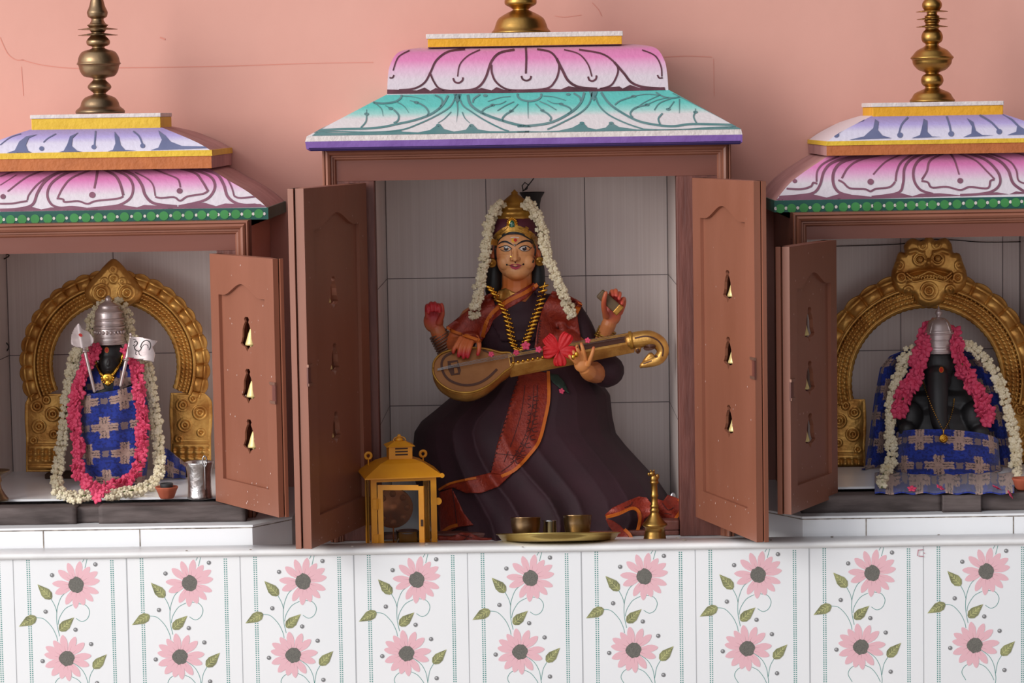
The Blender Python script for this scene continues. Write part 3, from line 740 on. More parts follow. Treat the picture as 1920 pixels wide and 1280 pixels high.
mb.build('cap_slab', ['amber_paint', 'white_paint', 'line_plum'], rC, bevel=.0012)

def side_roof(label, xL, xR, bands, strokes, dots, name, edgeR, seed):
    """bands: dict of heights (z) ; xL,xR half edges"""
    r = thing('shrine_roof', label, 'shrine roof', ((xL + xR) / 2, .35, bands['g0']))
    g0, g1, p1, o1, y1, l1, c0, cm, c1 = (bands[k] for k in ('g0', 'g1', 'p1', 'o1', 'y1', 'l1', 'c0', 'cm', 'c1'))
    i2, ic, icl = bands['i2'], bands['ic'], .0
    mb = MB(); loft(mb, [(g0, xL, xR, .20, YW), (g1, xL, xR, .20, YW)], 0, 0, 0)
    fg = lambda a, b: W(a, b, .1992)
    for x, y, rr in dots['big']: blob(mb, (x, y), rr, rr, fg, 1, 18)
    for x, y, rr in dots['small']: blob(mb, (x, y), rr, rr * 1.15, fg, 2, 10)
    mb.build('green_band', ['green_dark', 'green_dot', 'white_paint'], r, weld=False)
    H = p1 - g1
    fr = [0, .15, .4, .65, .85, 1]
    ins = [0, .012, .038, .072, .098, .125] if seed == 1 else [0, .010, .030, .060, .088, .112]
    yy = [.202, .206, .214, .226, .240, .262]
    yb = YW
    L3 = curve_levels([g1 + H * f for f in fr], [xL + .003 + i * i2 for i in ins], [xR - .003 - i * i2 for i in ins], yy, [yb] * 6, 6)
    g = gradmat('pink_airbrush_' + name, [(0, (216, 208, 216)), (.36, (214, 204, 212)), (.56, (216, 160, 196)), (.72, (216, 124, 180)), (.9, (208, 132, 172)), (1, (186, 140, 160))], g1, p1)
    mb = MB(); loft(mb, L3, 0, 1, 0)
    fn = tier_fn(L3)
    for p, q, t in strokes['pink']: stroke(mb, p, q, fn, 2, taper=t)
    for c, rr in strokes['pdots']: blob(mb, c, rr, rr * .95, fn, 2, 14)
    for P in strokes['pfill']: drape(mb, P, fn, 2, 3.0)
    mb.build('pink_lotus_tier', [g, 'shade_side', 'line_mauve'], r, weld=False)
    xl2, xr2 = bands['x2']
    mb = MB(); loft(mb, [(p1 - .004, xl2 + .002, xr2 - .002, .217, YW - .002), (o1, xl2 + .002, xr2 - .002, .217, YW - .002)], 0, 2, 0)
    loft(mb, [(o1, xl2, xr2, .215, YW - .002), (y1, xl2 + .001, xr2 - .001, .216, YW - .002)], 1, 1, 1)
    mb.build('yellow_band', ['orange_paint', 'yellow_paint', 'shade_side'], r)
    xl3, xr3 = bands['xc']
    H2 = l1 - y1; dxl = xl3 - xl2; dxr = xr2 - xr3
    ff = [0, .25, .5, .75, 1]; gg = [.04, .22, .45, .72, 1.02]
    L2 = curve_levels([y1 + H2 * f for f in ff], [xl2 + dxl * q for q in gg], [xr2 - dxr * q for q in gg], [.218, .224, .234, .250, .285], [YW - .004] * 4 + [.46], 6)
    g = gradmat('lilac_airbrush_' + name, [(0, (212, 206, 222)), (.4, (208, 202, 222)), (.62, (176, 164, 214)), (1, (156, 142, 200))], y1, l1)
    mb = MB(); loft(mb, L2, 0, 1, 0); fn = tier_fn(L2)
    for p, q, t in strokes['lil']: stroke(mb, p, q, fn, 2, taper=t)
    for c, rr in strokes['ldots']: blob(mb, c, rr, rr * .95, fn, 2, 14)
    for P in strokes['lfill']: drape(mb, P, fn, 2, 2.5)
    mb.build('lilac_petal_tier', [g, 'shade_side' if seed == 1 else 'white_lilac', 'line_slate'], r, weld=False)
    mb = MB(); mb.box(xl3 + .002, xr3 - .001, .28, .43, c0, cm, 0); mb.box(xl3, xr3, .278, .432, cm, c1, 1)
    mb.build('cap_slab', [bands['capmat'], 'white_paint'], r, bevel=.0012)
    return r
zz = lambda px, py, Y: W(px, py, Y).z
a = T2(0, 280, 3.5556)
sL = dict(pink=[(a(p), q / 3.5556, t) for p, q, t in [
    ([(650, 132), (640, 200), (628, 262)], 16, .3), ([(740, 133), (840, 175), (885, 240), (872, 320), (800, 370), (700, 386), (580, 398)], 15, 0), ([(800, 133), (895, 175), (945, 240), (970, 310), (1030, 362), (1180, 382)], 18, 0),
    ([(545, 135), (440, 160), (345, 225), (315, 300), (340, 365), (400, 390), (480, 385), (580, 398)], 15, 0), ([(610, 136), (480, 190), (420, 255), (385, 322)], 11, 0), ([(378, 328), (420, 334), (432, 352), (520, 346), (582, 364), (640, 345), (780, 330), (822, 314)], 12, 0),
    ([(690, 134), (765, 175), (800, 230), (822, 308)], 16, 0), ([(1010, 128), (1120, 170), (1185, 200), (1202, 255)], 10, 0), ([(900, 155), (980, 195), (1020, 240), (1035, 312)], 9, 0), ([(1035, 318), (1075, 325), (1160, 320), (1200, 344), (1250, 315), (1350, 298), (1385, 280)], 12, 0),
    ([(1200, 128), (1300, 160), (1345, 210), (1388, 282)], 14, 0), ([(1255, 125), (1390, 175), (1432, 235), (1412, 300), (1350, 345), (1190, 382)], 16, 0), ([(1320, 128), (1440, 165), (1490, 235), (1520, 320), (1600, 368), (1740, 374)], 18, 0),
    ([(1420, 140), (1500, 180), (1542, 250), (1560, 312)], 10, 0), ([(1560, 312), (1600, 325), (1700, 316)], 12, 0), ([(520, 134), (390, 155), (300, 215), (250, 290), (215, 370), (120, 398), (0, 405)], 17, 0), ([(470, 134), (360, 165), (260, 225), (195, 300), (182, 340)], 10, 0),
    ([(182, 345), (140, 352), (80, 362), (0, 364)], 12, 0), ([(310, 136), (180, 185), (50, 282)], 9, 0), ([(150, 136), (70, 155), (0, 182)], 8, 0), ([(110, 170), (0, 240)], 5, 0)]],
    pdots=[(a([(20, 316)])[0], 5), (a([(615, 305)])[0], 6), (a([(1197, 278)])[0], 5.5), (a([(1662, 268)])[0], 4)],
    pfill=[a([(0, 402), (120, 398), (215, 385), (275, 402), (340, 388), (450, 388), (580, 400), (700, 384), (820, 372), (915, 388), (960, 372), (1080, 378), (1185, 384), (1260, 370), (1360, 356), (1440, 380), (1500, 362), (1600, 366), (1700, 362), (1775, 378), (1775, 386), (900, 404), (0, 424)])],
    lil=[(T2(0, 0, 3.048)(p), q / 3.048, t) for p, q, t in [([(320, 765), (275, 790), (248, 815)], 6, 0), ([(547, 748), (540, 830)], 9, 0), ([(762, 750), (795, 780), (814, 825)], 9, 0), ([(985, 735), (1070, 760), (1130, 795)], 5, 0), ([(0, 830), (60, 785), (120, 765)], 5, 0)]],
    ldots=[(T2(0, 0, 3.048)([c])[0], 4.6) for c in ((238, 850), (536, 841), (815, 834), (1143, 803))],
    lfill=[T2(0, 0, 3.048)(p) for p in ([(215, 768), (165, 790), (148, 830), (160, 862), (195, 880), (20, 882), (85, 860), (110, 810), (150, 780)], [(450, 757), (415, 790), (410, 835), (440, 862), (490, 872), (320, 876), (365, 862), (385, 825), (400, 780)],
        [(655, 752), (680, 785), (690, 830), (715, 858), (780, 862), (600, 870), (645, 858), (660, 820), (655, 780)], [(905, 745), (945, 775), (975, 810), (1040, 835), (1180, 838), (1190, 848), (860, 860), (905, 845), (925, 800), (912, 770)])])
bigL = [(x, interp([(70, 468), (900, 447), (1725, 428)], x)) for x in (-10, 70, 147, 233, 318, 403, 495, 573, 655, 742, 830, 918, 1008, 1092, 1180, 1260, 1345, 1422, 1497, 1572, 1650, 1725)]
smL = [(x, interp([(70, 467), (900, 446), (1725, 429)], x)) for x in (25, 107, 189, 276, 359, 444, 534, 616, 699, 782, 877, 965, 1050, 1138, 1220, 1308, 1388, 1456, 1530, 1612, 1688, 1762)]
dL = dict(big=[(*a([p])[0], 8.6) for p in bigL], small=[(*a([p])[0], 2.6) for p in smL])
xR_ = W(503, 400, .20).x; xc = (W(57, 235, .28).x + W(302, 225, .28).x) / 2
bL = dict(g0=zz(503, 411, .20), g1=zz(503, 389, .20), p1=zz(400, 311, .215), o1=zz(398, 292, .215), y1=zz(397, 281, .215), l1=zz(302, 238, .28), c0=zz(302, 238, .28) - .004, cm=zz(302, 219, .28), c1=zz(302, 211.5, .28),
          i2=1, ic=0, x2=(2 * xc - W(398, 290, .215).x, W(398, 290, .215).x), xc=(W(57, 235, .28).x, W(302, 225, .28).x), capmat='yellow_paint')
side_roof('painted masonry roof of the left shrine, lilac petals above pink lotus and green dotted band', 2 * xc - xR_, xR_, bL, sL, dL, 'left', 1, 1)
a = T2(1430, 260, 3.918)
sR = dict(pink=[(a(p), q / 3.918, t) for p, q, t in [
    ([(440, 130), (340, 190), (250, 268)], 7, 0), ([(560, 130), (450, 180), (400, 240), (395, 318)], 12, 0), ([(400, 332), (370, 325), (352, 352), (280, 372), (175, 368)], 14, 0), ([(690, 128), (520, 172), (450, 240), (420, 340), (370, 400), (250, 420), (120, 430)], 18, 0),
    ([(800, 122), (600, 165), (525, 235), (518, 330), (560, 395), (650, 422)], 20, 0), ([(900, 117), (720, 155), (630, 210), (580, 292)], 13, 0), ([(555, 305), (592, 325), (640, 365), (750, 372), (790, 388), (830, 370), (930, 357), (972, 318)], 14, 0),
    ([(1110, 112), (1020, 170), (985, 240), (975, 315)], 14, 0), ([(1020, 117), (900, 172), (810, 265)], 10, 0), ([(1180, 108), (1085, 155), (1040, 220), (1030, 330), (990, 400), (800, 430)], 18, 0),
    ([(1290, 105), (1160, 150), (1110, 220), (1112, 310), (1160, 378), (1250, 408)], 18, 0), ([(1340, 105), (1230, 160), (1205, 240), (1168, 302)], 14, 0), ([(1165, 312), (1212, 322), (1242, 360), (1350, 355), (1450, 378), (1520, 356), (1650, 365), (1672, 312), (1702, 302)], 14, 0),
    ([(1425, 105), (1560, 160), (1645, 240), (1702, 298)], 12, 0), ([(1370, 103), (1408, 160), (1442, 265)], 14, .3), ([(1500, 105), (1640, 160), (1728, 250), (1742, 330), (1690, 385), (1590, 408), (1450, 416)], 18, 0),
    ([(1560, 100), (1720, 155), (1800, 230), (1840, 330), (1930, 395)], 20, 0), ([(1640, 103), (1800, 160), (1860, 230), (1878, 308), (1940, 335)], 12, 0), ([(1790, 92), (1860, 105), (1940, 130)], 9, 0)]],
    pdots=[(a([(235, 312)])[0], 4.2), (a([(792, 318)])[0], 6), (a([(1450, 310)])[0], 5.5)],
    pfill=[a([(95, 452), (130, 428), (250, 420), (370, 410), (470, 434), (560, 408), (680, 415), (800, 428), (950, 405), (1020, 402), (1100, 424), (1160, 405), (1300, 402), (1450, 416), (1600, 400), (1720, 395), (1810, 410), (1860, 388), (1960, 400), (1960, 405), (1000, 436), (95, 462)])],
    lil=[(T2(1400, 0, 2.91)(p), q / 2.91, t) for p, q, t in [([(640, 655), (560, 690), (500, 728)], 5, 0), ([(880, 640), (845, 680), (830, 730)], 9, 0), ([(1090, 635), (1105, 680), (1113, 720)], 10, 0), ([(1270, 628), (1330, 665), (1372, 708)], 10, 0)]],
    ldots=[(T2(1400, 0, 2.91)([c])[0], 5.4) for c in ((488, 737), (836, 738), (1115, 731), (1377, 719))],
    lfill=[T2(1400, 0, 2.91)(p) for p in ([(700, 650), (720, 665), (715, 710), (740, 740), (790, 755), (560, 764), (640, 745), (690, 700)], [(965, 648), (985, 660), (985, 720), (1010, 745), (1060, 748), (900, 755), (945, 738), (955, 700)],
        [(1200, 645), (1235, 665), (1250, 715), (1285, 738), (1350, 740), (1180, 750), (1225, 730), (1228, 690)], [(1380, 615), (1450, 650), (1490, 690), (1540, 720), (1540, 735), (1420, 738), (1470, 720), (1475, 690), (1440, 655)])])
bR_ = [(x, interp([(130, 513), (1100, 490), (1860, 468)], x)) for x in (130, 213, 303, 396, 490, 592, 683, 765, 843, 933, 1010, 1092, 1172, 1247, 1337, 1428, 1522, 1608, 1695, 1780, 1860, 1945)]
sR_ = [(x, interp([(95, 512), (1100, 486), (1905, 461)], x)) for x in (95, 172, 258, 348, 443, 540, 635, 717, 805, 893, 972, 1052, 1133, 1208, 1290, 1376, 1475, 1565, 1652, 1735, 1820, 1903)]
dR = dict(big=[(*a([p])[0], 8.6) for p in bR_], small=[(*a([p])[0], 2.8) for p in sR_])
xL_ = W(1452, 390, .20).x; xc = (W(1634, 205, .28).x + W(1882, 198, .28).x) / 2
bR = dict(g0=zz(1452, 398, .20), g1=zz(1452, 376, .20), p1=zz(1545, 288, .215), o1=zz(1548, 273, .215), y1=zz(1548, 265, .215), l1=zz(1634, 217, .28), c0=zz(1634, 217, .28) - .004, cm=zz(1634, 201, .28), c1=zz(1634, 193, .28),
          i2=1, ic=0, x2=(W(1548, 275, .215).x, 2 * xc - W(1548, 275, .215).x), xc=(W(1634, 205, .28).x, W(1882, 198, .28).x), capmat='amber_paint')
side_roof('painted masonry roof of the right shrine, lilac petals above pink lotus and green dotted band', xL_, 2 * xc - xL_, bR, sR, dR, 'right', 1, 2)

# ------------------------------------------------------------------ finials
def finial(label, ax, ybase, Y, prof, mat_, group=None, leafs=(), zbase=0):
    f = thing('brass_finial', label, 'finial', (W(ax, ybase, Y).x, Y, zbase))
    s = mpp(Y); base = Vector((W(ax, ybase, Y).x, Y, zbase))
    pr = [(r * s, (ybase - y) * s) for r, y in prof]
    sm = smoothline([(p[0], p[1], 0) for p in pr], 3)
    mb = MB(); mb.lathe([(max(v.x, .001), v.y) for v in sm], base, 44); mb.build('finial_stem', mat_, f)
    for y, r in leafs:
        mb = MB(); z = (ybase - y) * s
        mb.lathe([(r * s * .4, z + .003), (r * s * .75, z + .001), (r * s, z - .0005), (r * s, z - .0012), (r * s * .75, z - .0008), (r * s * .4, z - .001)], base, 48, mod=lambda i, a: 1 + (.10 * abs(math.cos(a * 6)) if i in (2, 3) else 0))
        mb.build('leaf_disc', mat_, f)
    return f
L_ = [(45, 210), (46, 207), (44, 203), (37, 197), (34, 188), (27, 180), (12, 174), (14, 170), (20, 165), (22, 160), (18, 154), (12, 148), (14, 144), (28, 141), (35, 132), (38, 121), (41, 118), (39, 114), (37, 105), (30, 95), (14, 90), (12, 86), (20, 83), (22, 76), (18, 70), (14, 66), (12, 60), (15, 56), (16, 50), (20, 46), (16, 44), (12, 38), (12, 34), (17, 31), (19, 25), (19, 21), (15, 12), (12, 0), (9, -12), (4, -22), (3, -30), (6, -36), (1, -48)]
finial('tarnished brass finial on the left shrine roof, serrated discs above its bulb', 188, 211, .355, L_, 'brass_dull', leafs=((64, 34), (53, 34)), zbase=bL['c1'])
R_ = [(41, 190), (42, 187), (38, 182), (32, 173), (16, 166), (13, 162), (18, 158), (21, 150), (18, 141), (12, 137), (16, 134), (26, 130), (35, 120), (37, 112), (40, 108), (36, 103), (28, 94), (16, 88), (12, 83), (18, 78), (20, 69), (17, 60), (12, 55), (15, 50), (12, 45), (15, 40), (12, 36), (14, 31), (10, 29), (10, 24), (14, 20), (18, 14), (18, 7), (14, 1), (10, -3), (14, -10), (8, -20), (2, -40)]
finial('shiny brass finial on the right shrine roof', 1748, 190, .355, R_, 'brass', leafs=((50, 27), (36, 26), (22, 27)), zbase=bR['c1'])
C_ = [(54, 60), (55, 57), (50, 51), (47, 42), (42, 32), (30, 24), (20, 19), (15, 16), (19, 12), (28, 7), (30, 2), (28, -4), (16, -10), (14, -16), (34, -24), (44, -40), (44, -52), (34, -68), (16, -76), (14, -84), (26, -92), (24, -102), (14, -110), (8, -140), (1, -160)]
finial('brass finial on the middle shrine roof, cut off by the top edge', 977, 60, .36, C_, 'brass', leafs=(), zbase=zc1)
# ================================================================== GODDESS STATUE
def P(px, py, Y): return W(px, py, Y)
st = thing('goddess_statue', 'seated painted goddess statue in plum sari with gold crown, playing a long lute', 'statue', (0, .43, Z_FLOOR))
def ellp(mb, px, py, Y, rx, rz, ry, rot=None, n=24, m=0):
    k = mpp(Y); mb.ell(W(px, py, Y), (rx * k, ry * k, rz * k), n, m, rot)
def tubep(mb, pts, rad, n=14, m=0, flat=None):
    """pts (px,py,Y), radii in px"""
    if isinstance(rad, (int, float)): rad = [rad] * len(pts)
    path = [W(*p) for p in pts]
    if len(path) > 2:
        N = 4; sm = smoothline(path, N); rr = []
        for i in range(len(sm)):
            t = i / N; a = int(min(t, len(rad) - 1)); b = min(a + 1, len(rad) - 1); rr.append(rad[a] + (rad[b] - rad[a]) * (t - a))
        path = sm; rad = rr
    mb.tube(path, [r * mpp(pts[0][2]) for r in rad], n, m, flat)
body = MB()
ellp(body, 966, 462, .437, 43, 46, 44); ellp(body, 968, 488, .428, 37, 36, 37); ellp(body, 969, 507, .413, 24, 19, 22); ellp(body, 969, 514, .405, 14, 11, 13)
ellp(body, 948, 492, .408, 15, 15, 14); ellp(body, 988, 491, .408, 15, 15, 14)
ellp(body, 949, 466, .404, 11, 6, 9); ellp(body, 985, 465, .404, 11, 6, 9)
tubep(body, [(967, 462, .397), (966, 476, .391), (966, 486, .386)], [3.5, 4, 5]); ellp(body, 960, 487, .392, 4, 3.5, 5); ellp(body, 972, 487, .392, 4, 3.5, 5)
ellp(body, 967, 499, .398, 10, 4, 8); ellp(body, 967, 503, .399, 8, 4, 7)
ellp(body, 924, 480, .432, 4.5, 12, 6); ellp(body, 1010, 479, .432, 4.5, 12, 6)
tubep(body, [(969, 510, .445), (970, 535, .447), (971, 570, .45)], [28, 29, 40])
ellp(body, 975, 640, .46, 66, 88, 52); tubep(body, [(895, 592, .455), (975, 580, .455), (1060, 588, .455)], 22)
ellp(body, 985, 730, .47, 90, 60, 60)
# near right arm (image left) to the strings
tubep(body, [(885, 596, .45), (852, 640, .43), (862, 648, .40), (876, 636, .33)], [22, 17, 15, 11])
ellp(body, 879, 636, .322, 19, 10, 9)
for pts in ([(864, 634, .316), (857, 645, .306), (851, 655, .302), (850, 660, .302)], [(871, 636, .314), (864, 648, .302), (861, 660, .299), (860, 667, .299)], [(878, 638, .313), (872, 651, .300), (869, 663, .297), (869, 670, .297)],
            [(886, 638, .313), (881, 651, .301), (878, 663, .298), (877, 669, .298)], [(893, 632, .316), (898, 643, .306), (898, 655, .301), (896, 664, .300)]):
    tubep(body, pts, [5, 4.6, 4.2, 3.4], 10)
# raised rear hand, image left
tubep(body, [(862, 705, .46), (846, 668, .445), (830, 640, .435), (820, 618, .43)], [20, 18, 16, 14]); ellp(body, 813, 602, .43, 19, 22, 11)
for x, t in ((801, 570), (808, 566), (815, 566), (822, 569)):
    tubep(body, [(x + 1, 595, .425), (x - .5, 580, .422), (x, t + 3, .418), (x + 1, t + 6, .404), (x + 2, t + 16, .400)], [5.2, 4.6, 4.2, 4, 3.4], 10)
tubep(body, [(823, 605, .42), (829, 590, .415), (829, 578, .412), (828, 571, .412)], [6, 5, 4.4, 3.6], 10)
# raised rear hand, image right
tubep(body, [(1118, 690, .465), (1126, 650, .45), (1136, 622, .437), (1142, 606, .43)], [19, 16, 14, 14]); ellp(body, 1147, 589, .43, 18, 22, 11)
for pts in ([(1143, 580, .428), (1144, 562, .425), (1146, 549, .420), (1148, 546, .405), (1149, 553, .396)], [(1150, 578, .428), (1152, 560, .425), (1153, 547, .420), (1155, 545, .405), (1156, 554, .396)],
            [(1157, 580, .428), (1160, 563, .425), (1161, 551, .420), (1162, 551, .405), (1161, 560, .396)], [(1163, 586, .426), (1169, 571, .425), (1170, 561, .420), (1168, 561, .406), (1166, 569, .398)]):
    tubep(body, pts, [5.2, 4.8, 4.4, 4, 3.4], 10)
tubep(body, [(1136, 592, .415), (1132, 575, .396), (1133, 560, .386), (1136, 549, .384)], [6, 5.2, 4.6, 3.6], 10)
# front left hand on the neck of the lute
tubep(body, [(1060, 640, .44), (1120, 690, .41), (1108, 700, .35), (1098, 693, .322)], [26, 24, 16, 13]); ellp(body, 1091, 683, .312, 15, 15, 9)
for pts in ([(1080, 679, .306), (1073, 672, .302), (1068, 667, .304)], [(1084, 675, .306), (1078, 665, .302), (1075, 659, .304)], [(1090, 673, .306), (1085, 660, .301), (1082, 651, .301), (1082, 648, .305)],
            [(1097, 673, .306), (1094, 659, .301), (1091, 648, .301), (1090, 644, .305)], [(1103, 684, .305), (1107, 672, .298), (1111, 660, .296), (1113, 652, .298)]):
    tubep(body, pts, [4.4, 3.9, 3.5, 3.1][:len(pts)], 10)
bo = body.build('body', 'skin', st)
remesh(bo, .0011, 3)
ca = bo.data.color_attributes.new('paint', 'FLOAT_COLOR', 'POINT')
off = parent_world(bo)
def mixc(a, b, t): t = max(0, min(1, t)); return tuple(x + (y - x) * t for x, y in zip(a, b))
face_c = s2l((214, 150, 98)); neck_c = s2l((204, 112, 52)); arm_c = s2l((196, 122, 74)); red_c = s2l((190, 40, 50)); rub_c = s2l((206, 108, 60))
buf = []
for v in bo.data.vertices:
    p = v.co + off; px, py = PR(p)
    c = arm_c
    if 915 < px < 1025 and py < 600:
        c = mixc(face_c, neck_c, (py - 512) / 14) if p.y < .44 else neck_c
        if py < 512: c = mixc(c, rub_c, (abs(px - 967) - 26) / 14)
    if px < 845 and py < 625: c = mixc(arm_c, red_c, 1.25 - math.hypot(px - 812, (py - 588) * .8) / 26 + (.3 if py < 585 else 0))
    elif px > 1120 and py < 620: c = mixc(arm_c, red_c, 1.25 - math.hypot(px - 1152, (py - 570) * .8) / 26)
    elif px < 910 and py > 620: c = mixc(rub_c, red_c, (py - 650) / 14 if p.y < .32 else 0)
    elif px > 1060 and py > 630 and p.y < .33: c = mixc(s2l((214, 140, 80)), red_c, (658 - py) / 16 if px > 1098 else (650 - py) / 22)
    buf += [*c, 1]
ca.data.foreach_set('color', buf)
# hair
hb = MB(); ellp(hb, 967, 462, .456, 47, 50, 44); tubep(hb, [(927, 470, .452), (926, 510, .45), (924, 545, .452)], [10, 14, 15]); tubep(hb, [(1007, 470, .452), (1009, 510, .45), (1008, 545, .452)], [9, 13, 15])
ellp(hb, 967, 520, .47, 48, 50, 26)
hair = hb.build('hair', 'hair_black', st); remesh(hair, .002, 3)
bb = bvh_of([bo, hair])
def face(px, py, off_=.0005): return hit(bb, px, py, off_, .39)
Fz = T2(860, 350, 5.12)
def fs(mb, pts, wz, m=0, tp=0, off_=.0006): stroke(mb, Fz(pts), wz / 5.12, lambda a, b: face(a, b, off_), m, taper=tp)
mat('eye_white', (222, 214, 210), 0.25); mat('iris', (44, 34, 40), 0.15); mat('lip_pink', (172, 58, 80), 0.4); mat('kohl', (22, 16, 18), 0.6); mat('mark_yellow', (226, 170, 30), 0.6); mat('nose_shade', (150, 74, 34), 0.6)
for cx_, sgn in ((450, -1), (636, 1)):
    e = MB(); cy = 594
    almond = [(cx_ - 54, cy + (4 if sgn < 0 else 2)), (cx_ - 35, cy - 14), (cx_ - 8, cy - 25), (cx_ + 22, cy - 22), (cx_ + 46, cy - 6), (cx_ + 54, cy + 2), (cx_ + 34, cy + 16), (cx_, cy + 23), (cx_ - 32, cy + 17)]
    fill(e, Fz(almond), lambda a, b: face(a, b, .0007), 0)
    c = Fz([(cx_ + 4 * -sgn, cy - 2)])[0]; blob(e, c, 4.1, 4.3, lambda a, b: face(a, b, .0009), 1, 16)
    blob(e, (c[0] - 1.2, c[1] - 1.2), .8, .8, lambda a, b: face(a, b, .0011), 0, 8)
    L = [(cx_ - 60, cy + 2), (cx_ - 36, cy - 18), (cx_ - 6, cy - 28), (cx_ + 24, cy - 24), (cx_ + 48, cy - 8), (cx_ + 60, cy + 2)]
    if sgn > 0: L = L[:-1] + [(cx_ + 50, cy - 4), (cx_ + 68, cy - 10)]
    else: L = [(cx_ - 66, cy - 10)] + L[1:]
    stroke(e, Fz(L), 1.7, lambda a, b: face(a, b, .0012), 2)
    stroke(e, Fz([(cx_ - 50, cy + 6), (cx_ - 30, cy + 19), (cx_, cy + 25), (cx_ + 34, cy + 18), (cx_ + 52, cy + 4)]), .9, lambda a, b: face(a, b, .0012), 2)
    e.build('eye', ['eye_white', 'iris', 'kohl'], st, weld=False)
for L in ([(376, 558), (405, 534), (450, 526), (490, 542), (522, 562)], [(553, 560), (590, 536), (640, 518), (682, 524), (704, 548)]):
    e = MB(); stroke(e, Fz(L), lambda u: (2.9 * math.sin(math.pi * min(1, max(.08, u * .9 + .05))) + .6), lambda a, b: face(a, b, .0008), 0); e.build('eyebrow', 'kohl', st)
e = MB()
fill(e, Fz([(482, 752), (515, 741), (540, 747), (562, 740), (602, 749), (575, 764), (545, 768), (510, 764)]), lambda a, b: face(a, b, .0016)); fill(e, Fz([(486, 756), (515, 765), (545, 769), (575, 765), (602, 753), (580, 784), (545, 796), (510, 785)]), lambda a, b: face(a, b, .0022))
stroke(e, Fz([(462, 746), (500, 757), (545, 766), (595, 755), (624, 742)]), .9, lambda a, b: face(a, b, .0024), 1)
for c in ((462, 748), (622, 744)): blob(e, Fz([c])[0], 1.6, 1.8, lambda a, b: face(a, b, .0012), 1, 10)
e.build('mouth', ['lip_pink', 'kohl'], st, weld=False)
e = MB()
for L, q in (([(500, 672), (492, 690), (500, 704), (515, 702)], 5), ([(515, 706), (540, 716), (565, 706)], 5), ([(585, 672), (592, 690), (582, 704), (568, 704)], 5), ([(505, 600), (510, 640), (502, 668)], 4)): stroke(e, Fz(L), q / 5.12, lambda a, b: face(a, b, .0008))  # dark strokes paint shade along the nose and nostrils; jewel dots follow
blob(e, Fz([(543, 727)])[0], 1.3, 1.5, lambda a, b: face(a, b, .002), 1, 8); blob(e, Fz([(501, 668)])[0], 1.1, 1.1, lambda a, b: face(a, b, .0015), 2, 8)
e.build('nose_shade_and_jewels', ['nose_shade', 'kohl', 'gold'], st, weld=False)
e = MB(); blob(e, Fz([(526, 516)])[0], 4, 4, lambda a, b: face(a, b, .0012), 0); blob(e, Fz([(543, 512)])[0], 3, 3, lambda a, b: face(a, b, .0015), 1); stroke(e, Fz([(498, 488), (540, 484), (578, 490)]), 1.3, lambda a, b: face(a, b, .0012), 2)
blob(e, Fz([(538, 560)])[0], 2, 2.2, lambda a, b: face(a, b, .0014), 3); blob(e, Fz([(538, 560)])[0], 1, 1, lambda a, b: face(a, b, .0018), 2)
e.build('forehead_mark', ['mark_yellow', 'sindoor', 'eye_white', 'kohl'], st, weld=False)
for (x, y) in ((922, 493), (1012, 490)):
    e = MB(); k = mpp(.415)
    e.lathe([(.0005, -.003), (7 * k, -.002), (9 * k, 0), (7.5 * k, .002), (4 * k, .001), (3.5 * k, .005), (.0005, .006)], W(x, y, .418), 20, 0, axis=Vector((0, -1, 0))); e.build('earring', 'gold_paint', st)
# crown
def crown_part(name, prof, matn, cx_=966, Y=.447, mod=None, y0=440):
    mb = MB(); k = mpp(Y); b = W(cx_, y0, Y); mb.lathe([(r * k, (y0 - y) * k) for r, y in prof], b, 48, mod=mod); return mb.build(name, matn, st)
crown_part('crown_cap', [(44, 441), (47.5, 436), (47.5, 428), (45, 418), (40, 409), (36, 406)], 'purple_cap')
crown_part('crown', [(38, 411), (40, 408), (38.5, 403), (35, 401), (36, 398), (34, 394), (30, 393), (31, 390), (29, 386), (25, 384), (25.5, 381), (21, 376), (15, 371), (9, 366), (6, 364), (6.5, 361), (3, 358), (.6, 355)], 'gold_paint', mod=lambda i, a: 1 + .02 * math.cos(a * 16))
crown_bvh = bvh_of([o for o in st.children if o.name.startswith(('crown', 'body', 'hair'))])
cf = lambda o: (lambda a, b: hit(crown_bvh, a, b, o, .40))
hl = MB(); stroke(hl, Fz([(352, 590), (362, 545), (388, 497), (440, 459), (500, 442), (560, 444), (620, 462), (682, 496), (716, 535), (735, 590)]), 4.2, cf(.0022), 0)
stroke(hl, Fz([(350, 590), (352, 650), (358, 700)]), 4, cf(.001), 0); stroke(hl, Fz([(738, 590), (735, 640), (722, 700), (712, 730)]), 3.2, cf(.001), 0); hl.build('hairline', 'hair_black', st)
e = MB()
for o, wd in ((.0015, 12), (.003, 6)): stroke(e, Fz([(338, 560), (352, 500), (400, 448), (460, 412), (520, 402), (585, 408), (650, 440), (720, 490), (752, 560)]), wd, cf(o), 0)
for c, rx, ry, ro in (((420, 415), 42, 14, -.5), ((450, 395), 20, 10, -.6), ((620, 405), 48, 14, .3), ((655, 395), 20, 10, .6), ((690, 440), 24, 12, .8), ((380, 450), 24, 12, -.8)): blob(e, Fz([c])[0], rx / 5.12, ry / 5.12, cf(.005), 0, 14, rot=ro)
e.build('headband', 'gold_paint', st, solid=.0012, weld=False)
e = MB(); cg = W(*Fz([(513, 368)])[0], .402); k = mpp(.4)
e.ell(cg, (8.6 * k, .004, 13.5 * k), 24)
for i in range(20):
    a = i / 20 * 2 * math.pi; e.ell(cg + Vector((9.2 * k * math.cos(a), -.001, 13.4 * k * math.sin(a))), (.0021, .0025, .0021), 8)
e.ell(cg + Vector((0, .01, 0)), (5 * k, .012, 9 * k), 12)
cr = e.build('crown_brooch', 'gold', st)
